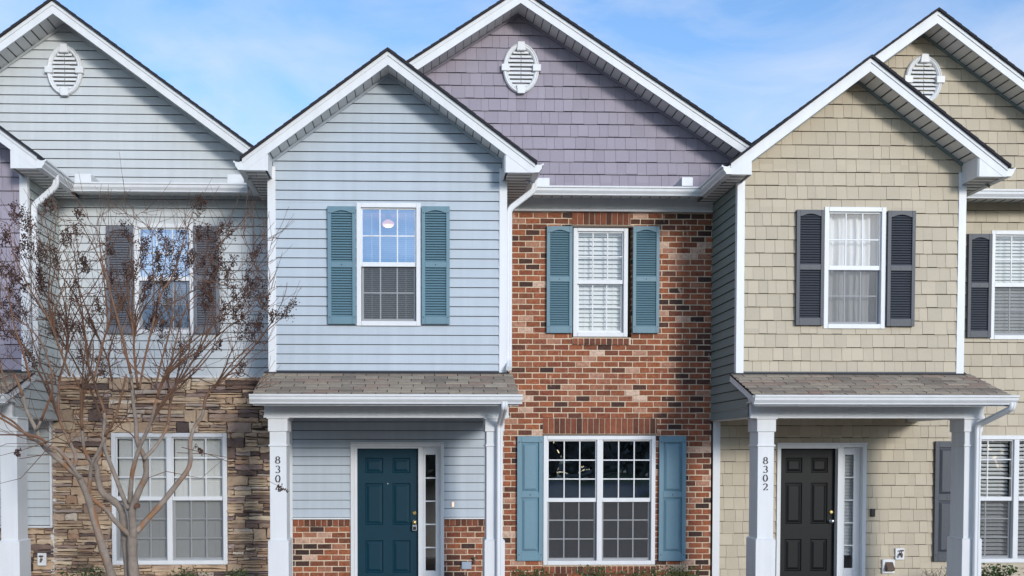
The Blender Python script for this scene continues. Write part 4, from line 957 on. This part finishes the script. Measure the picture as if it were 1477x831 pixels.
# ---------------- the bare tree in front of the stone wall
TY = -3.3
def build_tree():
    rg = random.Random(17)
    T = thing('tree', 'bare multi-stemmed small tree with brown dried seed clusters in front of the stone wall', 'tree', (at(190, 831, TY)[0], TY, 0))
    z3 = lambda x, y: (x/2.855, 540+y/2.855)
    def line(pts, ys, z=None): return [Vector((at(*p, y)[0], y, at(*p, y)[1])) for p, y in zip(pts, ys)]
    def ramp(a, b, n): return [a+(b-a)*i/(n-1) for i in range(n)]
    limbs = []
    def limb(zp, y0, y1, r0, r1): 
        pts = [z3(*p) for p in zp]; limbs.append((line(pts, ramp(y0, y1, len(pts))), ramp(r0, r1, len(pts))))
    limb([(558, 860), (552, 831), (545, 740), (545, 665)], TY, TY, .062, .056)
    limb([(545, 680), (548, 640), (545, 560), (572, 480), (600, 420), (600, 365), (590, 330), (565, 280), (560, 200), (548, 110), (540, 0)], TY, TY-.35, .046, .016)
    limb([(560, 650), (600, 605), (655, 545), (715, 470), (772, 395), (785, 345), (783, 280), (800, 220), (835, 165), (850, 90), (905, 30), (940, 0)], TY, TY+.5, .038, .011)
    limb([(540, 665), (510, 640), (470, 600), (440, 560), (385, 515), (340, 470)], TY, TY-.2, .032, .022)
    limb([(530, 555), (505, 500), (475, 420), (440, 330), (425, 260), (430, 160), (400, 70), (380, 0)], TY-.05, TY+.4, .030, .011)
    limb([(535, 530), (540, 450), (548, 390), (575, 300), (620, 200), (640, 120), (665, 40), (680, 0)], TY-.05, TY-.6, .030, .011)
    limb([(592, 350), (650, 285), (690, 210), (700, 130), (720, 60), (745, 0)], TY-.3, TY+.2, .022, .010)
    limb([(530, 860), (525, 760), (512, 640), (500, 560), (465, 520), (425, 490), (405, 440), (400, 390), (385, 360)], TY+.12, TY+.2, .050, .030)
    limb([(390, 370), (425, 300), (432, 230), (405, 140), (370, 60), (350, 0)], TY+.2, TY+.7, .022, .010)
    limb([(392, 385), (350, 320), (338, 230), (335, 140), (330, 60), (300, 0)], TY+.2, TY-.4, .022, .010)
    limb([(470, 860), (455, 815), (415, 690), (378, 560), (360, 500), (330, 430), (300, 400), (235, 345), (175, 290), (150, 230), (110, 150), (95, 90), (60, 0)], TY-.25, TY-.7, .050, .013)
    limb([(330, 430), (290, 370), (240, 310), (205, 300), (170, 265), (100, 240), (20, 190), (-60, 150)], TY-.45, TY-1.0, .024, .009)
    limb([(365, 505), (370, 440), (378, 370), (410, 310), (440, 240), (470, 190), (500, 90), (520, 0)], TY-.35, TY-.9, .024, .010)
    limb([(300, 395), (310, 330), (250, 200), (240, 100), (250, 0)], TY-.5, TY+.1, .022, .010)
    limb([(175, 290), (110, 250), (60, 200), (0, 160), (-70, 90)], TY-.65, TY-.2, .016, .008)
    limb([(150, 230), (190, 140), (215, 60), (200, 0)], TY-.65, TY-.9, .015, .008)
    z2 = lambda x, y: (x/2.967, 280+y/2.967)
    def limb2(zp, y0, y1, r0, r1):
        pts = [z2(*p) for p in zp]; limbs.append((line(pts, ramp(y0, y1, len(pts))), ramp(r0, r1, len(pts)), 1))
    limb2([(560, 770), (520, 600), (480, 450), (440, 300), (425, 200)], TY-.35, TY-.6, .016, .006)
    limb2([(590, 830), (575, 690), (570, 600), (548, 430), (540, 330)], TY-.35, TY+.1, .015, .006)
    limb2([(598, 830), (625, 680), (690, 430), (745, 340), (800, 150), (825, 80)], TY-.6, TY-.3, .013, .004)
    limb2([(665, 830), (690, 720), (720, 610), (745, 480), (750, 380)], TY-.6, TY-.9, .012, .005)
    limb2([(720, 790), (760, 600), (800, 480), (850, 420)], TY+.2, TY+.5, .010, .005)
    limb2([(770, 800), (840, 690), (900, 580), (950, 500), (1060, 390)], TY+.3, TY+.7, .013, .005)
    limb2([(920, 830), (980, 740), (1070, 650), (1160, 570), (1215, 520)], TY+.5, TY+.8, .010, .004)
    limb2([(385, 780), (365, 620), (340, 480), (300, 400), (240, 320)], TY+.4, TY+.8, .014, .005)
    limb2([(400, 800), (440, 640), (460, 560), (450, 420), (430, 290), (350, 130)], TY-.4, TY-.2, .013, .005)
    limb2([(250, 800), (290, 650), (270, 540), (190, 420), (140, 330)], TY+.1, TY+.5, .012, .004)
    limb2([(130, 800), (100, 680), (60, 560), (40, 440), (25, 360)], TY-.7, TY-1.0, .012, .004)
    limb2([(230, 790), (180, 640), (110, 560), (40, 500)], TY-.9, TY-.5, .010, .004)
    limb2([(300, 780), (255, 660), (210, 540), (130, 410), (60, 260), (40, 130)], TY-.4, TY-.8, .012, .004)
    limb2([(30, 830), (-10, 700), (-50, 600)], TY-.7, TY-.6, .011, .006)
    limb2([(480, 800), (455, 690), (395, 560), (330, 380), (270, 240)], TY+.4, TY+.2, .012, .004)
    limb2([(640, 800), (560, 730), (520, 640), (545, 520)], TY-.6, TY-.7, .010, .004)
    nodes = []   # (pos, dir, path index)
    tr = MB()
    br = MB()
    for lb_ in limbs:
        pts, rs = lb_[0], lb_[1]
        # resample with a smooth curve and slight knots
        P = []; RR = []
        for i in range(len(pts)-1):
            p0 = pts[max(0, i-1)]; p1 = pts[i]; p2 = pts[i+1]; p3 = pts[min(len(pts)-1, i+2)]
            for k in range(4):
                t = k/4; P.append(.5*((2*p1)+(p2-p0)*t+(2*p0-5*p1+4*p2-p3)*t*t+(3*p1-p0-3*p2+p3)*t**3)); RR.append((rs[i]+(rs[i+1]-rs[i])*t)*(1+rg.uniform(-.06, .09)))
        P.append(pts[-1]); RR.append(rs[-1])
        if len(P) and P[0].z < .9: P = [Vector((P[0].x*.6+T.location.x*.4, P[0].y, .0)), Vector((P[0].x*.85+T.location.x*.15, P[0].y, .35))]+P; RR = [RR[0]*1.25, RR[0]*1.05]+RR
        if len(lb_) > 2: br.tube(P, RR, 7)
        else:
            k_ = max(2, next((i for i in range(len(RR)) if RR[i] < .0175 and P[i].z > 2.2), len(RR)))
            if k_ < len(RR)-2:
                tr.tube(P[:k_+1], RR[:k_+1], 9); br.tube(P[k_:], RR[k_:], 8)
            else: tr.tube(P, RR, 9)
        for i in range(2, len(P)-1):
            if RR[i] < .036: nodes.append((P[i], (P[i+1]-P[i-1]).normalized(), RR[i]))
    TR = tr.build('trunk', 'bark', T, smooth=True); br.build('branches', 'branch bark', T, smooth=True)
    # pruning scars: pale cut discs
    k = MB()
    for (zx, zy, y) in ((568, 540, TY-.10), (655, 545, TY+.13)):
        x, z = at(*z3(zx, zy), y); k.tube([(x, y-.02, z), (x, y-.052, z-.004)], [.034, .030], 12)
    k.build('pruning_scar', 'twig', TR)
    # crown: each target is reached by a curved shoot from the nearest suitable node
    tg = [(20,310),(64,300),(8,344),(115,317),(111,337),(44,368),(81,374),(125,384),(283,293),(300,342),(330,336),(367,368),(158,361),(206,357),(249,388),(216,411),(192,395),(236,351),(270,378),(293,381),(303,425),(357,405),(337,428),(374,425),(411,452),(391,459),(367,482),(313,502),(263,516),(283,512),(216,475),(88,469),(76,463),(108,428),(145,448),(20,425),(13,455),(34,448),(7,482),(50,523),(148,533),(344,539),(17,405),(44,335),(160,410),(228,372),(255,400),(206,380),(310,400),(330,390),(25,370),(-15,420),(-30,460),(-25,350),(0,390),(100,345),(60,410),(240,430),(225,455),(185,345),(300,440),(245,365),(262,355),(132,470),(175,440),(35,500),(320,455),(298,410),(120,520),(105,480),(346,465),(380,440),(350,440),(310,372),(285,345)]
    seeds = []
    tips = [(p, True) for p in tg]+[((rg.uniform(-40, 400), rg.uniform(300, 560)), False) for _ in range(460)]+[((rg.uniform(-60, 200), rg.uniform(500, 640)), False) for _ in range(45)]
    tips += [((160, 302), False), ((182, 275), False), ((142, 280), False), ((355, 350), False), ((350, 420), False)]
    tips.sort(key=lambda q: -q[0][1])
    tw = MB()
    base = Vector((T.location.x, TY, 2.0))
    base_nodes = [q for q in nodes if 2.0 < q[0].z < 3.5]
    for (p, seed) in [((rg.gauss(185, 115), rg.uniform(315, 500)), 'long') for _ in range(70)]+tips:
        u_, v_ = p
        if seed != True:
            # keep the fan shape: the further out, the lower
            if abs(u_-190)/260 > 1.15-(v_-265)/900*0: continue
        y = TY+rg.uniform(-1.0, 1.15)*(.55+.45*min(1, abs(u_-190)/200))
        x, z = at(u_, v_, y); tgt = Vector((x, y, z)); best = None
        for (q, d, r_) in (base_nodes if seed == 'long' else nodes):
            e = tgt-q; ln = e.length
            if ln < .12: continue
            c_ = e.normalized().dot(d)
            if c_ < .25 or q.z > z+.15: continue
            cost = (2-c_)*(1+.3*ln) if seed == 'long' else ln*(1.9-c_)*(1 if z > q.z else 1.4)
            if seed == 'long' and r_ < .010: continue
            if best is None or cost < best[0]: best = (cost, q, d, r_, ln)
        if not best: continue
        _, q, d, r_, ln = best
        up = Vector((0, 0, 1)); c1 = q+d*ln*.45; end_dir = ((tgt-base).normalized()*.5+up*.3+Vector((rg.uniform(-.3, .3), rg.uniform(-.3, .3), 0))).normalized(); c2 = tgt-end_dir*ln*.3
        n = max(5, int(ln/.10)); P = []; r0 = min(r_*.85, .0055+.0105*ln); 
        wob = Vector((rg.uniform(-1, 1), rg.uniform(-1, 1), rg.uniform(-1, 1)))*.010
        for i in range(n+1):
            t = i/n; P.append(q*(1-t)**3+c1*3*t*(1-t)**2+c2*3*t*t*(1-t)+tgt*t**3+wob*sin(t*9)*(1 if 0 < i < n else 0)+Vector((rg.uniform(-1, 1), rg.uniform(-1, 1), rg.uniform(-1, 1)))*.006*(1 if 0 < i < n else 0))
        rs = [r0+(.0032-r0)*(i/n)**.9 for i in range(n+1)]
        tw.tube(P, rs, 5, cap=False)
        for i in range(1, n): nodes.append((P[i], (P[i+1]-P[i-1]).normalized(), rs[i]))
        # side twigs
        for _ in range(rg.choice([1, 1, 2, 3])):
            i = rg.randrange(1, n); t_ = (P[i]-P[i-1]).normalized(); a = (t_+Vector((rg.uniform(-.8, .8), rg.uniform(-.8, .8), rg.uniform(-.1, .7)))).normalized(); l_ = rg.uniform(.12, .55)
            mid = P[i]+a*l_*.5+Vector((0, 0, rg.uniform(-.01, .03))); tw.tube([P[i], mid, mid+(a+Vector((0, 0, .35))).normalized()*l_*.5], [.0030, .0024, .0018], 4, cap=False)
        if seed == True:
            seeds.append((tgt, end_dir))
            if rg.random() < .5: seeds.append((tgt+Vector((rg.uniform(-.16, .16), rg.uniform(-.1, .1), rg.uniform(-.16, .02))), end_dir))
    # the low twig that crosses the number on the blue porch column, and a few low ones
    for (pts, y0, y1, sd_) in (([(262, 645), (300, 655), (345, 672), (405, 703)], TY+.1, TY+.2, True), ([(272, 660), (283, 640), (287, 648)], TY+.4, TY+.5, True), ([(60, 640), (30, 650), (-10, 660)], TY-.7, TY-.9, False), ([(70, 655), (28, 662), (27, 655)], TY-.7, TY-.8, True), ([(95, 625), (60, 640), (10, 640), (-20, 652)], TY-.7, TY-.9, False), ([(75, 640), (30, 690), (-10, 700)], TY-.7, TY-.9, False), ([(212, 690), (240, 680), (290, 690), (325, 660)], TY, TY+.3, False), ([(255, 653), (300, 655), (330, 660)], TY+.2, TY+.5, False)):
        P = [Vector((at(*p, y)[0], y, at(*p, y)[1])) for p, y in zip(pts, ramp(y0, y1, len(pts)))]; tw.tube(P, ramp(.005, .0022, len(P)), 5, cap=False)
        if sd_: seeds.append((P[-1], (P[-1]-P[-2]).normalized(), .5))
    CR = tw.build('crown', 'twig', T, smooth=True)
    sm = MB()
    octv = [(1,0,0),(-1,0,0),(0,1,0),(0,-1,0),(0,0,1),(0,0,-1)]; octf = [(0,2,4),(2,1,4),(1,3,4),(3,0,4),(2,0,5),(1,2,5),(3,1,5),(0,3,5)]
    for sd__ in seeds:
        c, d = sd__[0], sd__[1]; big = rg.uniform(.6, 1.2) if len(sd__) < 3 else sd__[2]; ln = .24*big; 
        for b_ in range(int(26*big)+8):
            t = rg.random(); o = c-d*ln*.35+d*ln*t; a = (Vector((rg.gauss(0, 1), rg.gauss(0, 1), rg.gauss(0, .8))).normalized()+d*.6).normalized(); l_ = rg.uniform(.03, .125)*(1.15-.6*t)*big
            e = o+a*l_; sm.tube([o, e], [.0022, .0016], 3, cap=False)
            for k_ in range(rg.choice([2, 3, 3, 4])):
                s = e+Vector((rg.gauss(0, .017), rg.gauss(0, .017), rg.gauss(0, .017)))*big-a*rg.random()*l_*.5; r_ = rg.uniform(.0056, .0098)
                sm.mesh([(s.x+x*r_, s.y+y*r_, s.z+z*r_*1.15) for x, y, z in octv], octf)
    sm.build('seed_clusters', 'seed', CR, smooth=False)
build_tree()

# ---------------- low shrubs along the foundation
def make_shrub(name, loc, w_, h_, d_, seed, label, n=420, ls=.026):
    rg = random.Random(seed); S = thing(name, label, 'shrub', loc, 'low shrubs along the house fronts')
    f = MB(); st = MB(); L0 = Vector(loc); stems = []
    for i in range(9):
        a = rg.uniform(0, 2*pi); r_ = rg.uniform(.2, .95); tip = L0+Vector((cos(a)*r_*w_/2, sin(a)*r_*d_/2, h_*rg.uniform(.7, .98)*(1-.25*r_*r_))); mid = (L0+tip)/2+Vector((rg.uniform(-.04, .04), rg.uniform(-.04, .04), .05))
        st.tube([L0, mid, tip], [.009, .006, .003], 5); stems.append((mid, tip))
    st.build('stem', 'twig', S)
    for i in range(n):
        mid, tip = rg.choice(stems); t = rg.random()**.6; c = mid+(tip-mid)*t+Vector((rg.gauss(0, w_*.11), rg.gauss(0, d_*.11), rg.gauss(0, h_*.10)))
        if c.z > h_: c.z = h_-rg.random()*.05
        if c.z < .06: continue
        a = Vector((rg.uniform(-1, 1), rg.uniform(-1, 1), rg.uniform(-.2, 1))).normalized(); s = a.orthogonal().normalized(); s = (s*cos(rg.random()*6)+a.cross(s)*sin(rg.random()*6)).normalized(); nn = a.cross(s)
        l_ = ls*rg.uniform(.7, 1.5); q = l_*.38
        f.mesh([c, c+a*l_*.5+s*q+nn*q*.3, c+a*l_*1.1, c+a*l_*.5-s*q+nn*q*.3], [(0, 1, 2), (0, 2, 3)])
    f.build('foliage', 'leaf', S)
    return S
SH = [(118, 818, -.9, .55, 'small green shrub by the stone wall left of the tree trunks'), (268, 822, -.9, .55, 'small green shrub under the right half of the window in the stone wall'),
      (348, 825, -.8, .4, 'small green shrub at the stone wall next to the 8304 porch column'), (768, 824, -.9, .5, 'small green shrub under the left blue panel shutter at the brick wall'),
      (857, 822, -1.0, .6, 'green shrub under the large window in the brick wall'), (925, 820, -.9, .6, 'green shrub under the right edge of the brick wall window'), (985, 820, -.95, .55, 'green shrub at the brick wall beside the white corner board')]
for i, (u_, v_, y, w_, lb_) in enumerate(SH):
    x, z = at(u_, v_, y); make_shrub('shrub', (x, y, .03), w_*1.25, z+.045, w_*1.1, 40+i, lb_, 560)
x, z = at(1446, 813, -1.3); make_shrub('shrub', (x, -1.3, .03), .95, z, .7, 60, 'larger dark green leafy shrub under the lower window right of the tan porch', 700, .034)
def bare_shrub():
    x, z = at(1352, 818, -1.2); S = thing('bare_shrub', 'small leafless twiggy shrub beside the right porch column of the tan house', 'shrub', (x, -1.2, .03))
    rg = random.Random(3); b = MB()
    for i in range(16):
        a = rg.uniform(0, 2*pi); tip = Vector((x+cos(a)*.2, -1.2+sin(a)*.2, z-.02+rg.uniform(-.15, .08))); mid = Vector((x+cos(a)*.06, -1.2+sin(a)*.06, .35)); b.tube([(x, -1.2, .03), mid, tip], [.006, .004, .002], 4)
        for _ in range(3): d = Vector((rg.uniform(-.1, .1), rg.uniform(-.1, .1), rg.uniform(0, .1))); o = mid+(tip-mid)*rg.random(); b.tube([o, o+d], [.0025, .0015], 4)
    b.build('twigs', 'twig', S)
bare_shrub()

# ---------------- far wood across the parking lot (behind the camera, seen only in the window panes)
def far_wood():
    rg = random.Random(77); b = MB()
    for i in range(300):
        x = rg.uniform(-80, 80); y = -62+rg.uniform(-8, 8); h = rg.uniform(6, 10.5)
        b.tube([(x, y, 0), (x, y, h*.6)], [.2, .08], 5)
        for k in range(70):
            a = Vector((rg.gauss(0, 1), rg.gauss(0, 1), rg.gauss(0, 1))).normalized()*rg.random()**.4; c = Vector((x+a.x*2.2, y+a.y*2.2, h*.52+a.z*h*.5)); s = rg.uniform(.25, .75)
            n = Vector((rg.gauss(0, 1), rg.gauss(0, 1), rg.gauss(0, 1))).normalized(); p = n.orthogonal().normalized()*s; q = n.cross(p)
            b.mesh([c-p, c+q, c+p*1.2, c-q], [(0, 1, 2), (0, 2, 3)])
    o = b.build('far_wood', 'far leaf'); o['kind'] = 'stuff'; o['label'] = 'dark wood across the parking lot facing the houses'; o['category'] = 'wood'
far_wood()
for h in (H_L, H_B, H_T):
    if 'side_mat' in h: del h['side_mat']
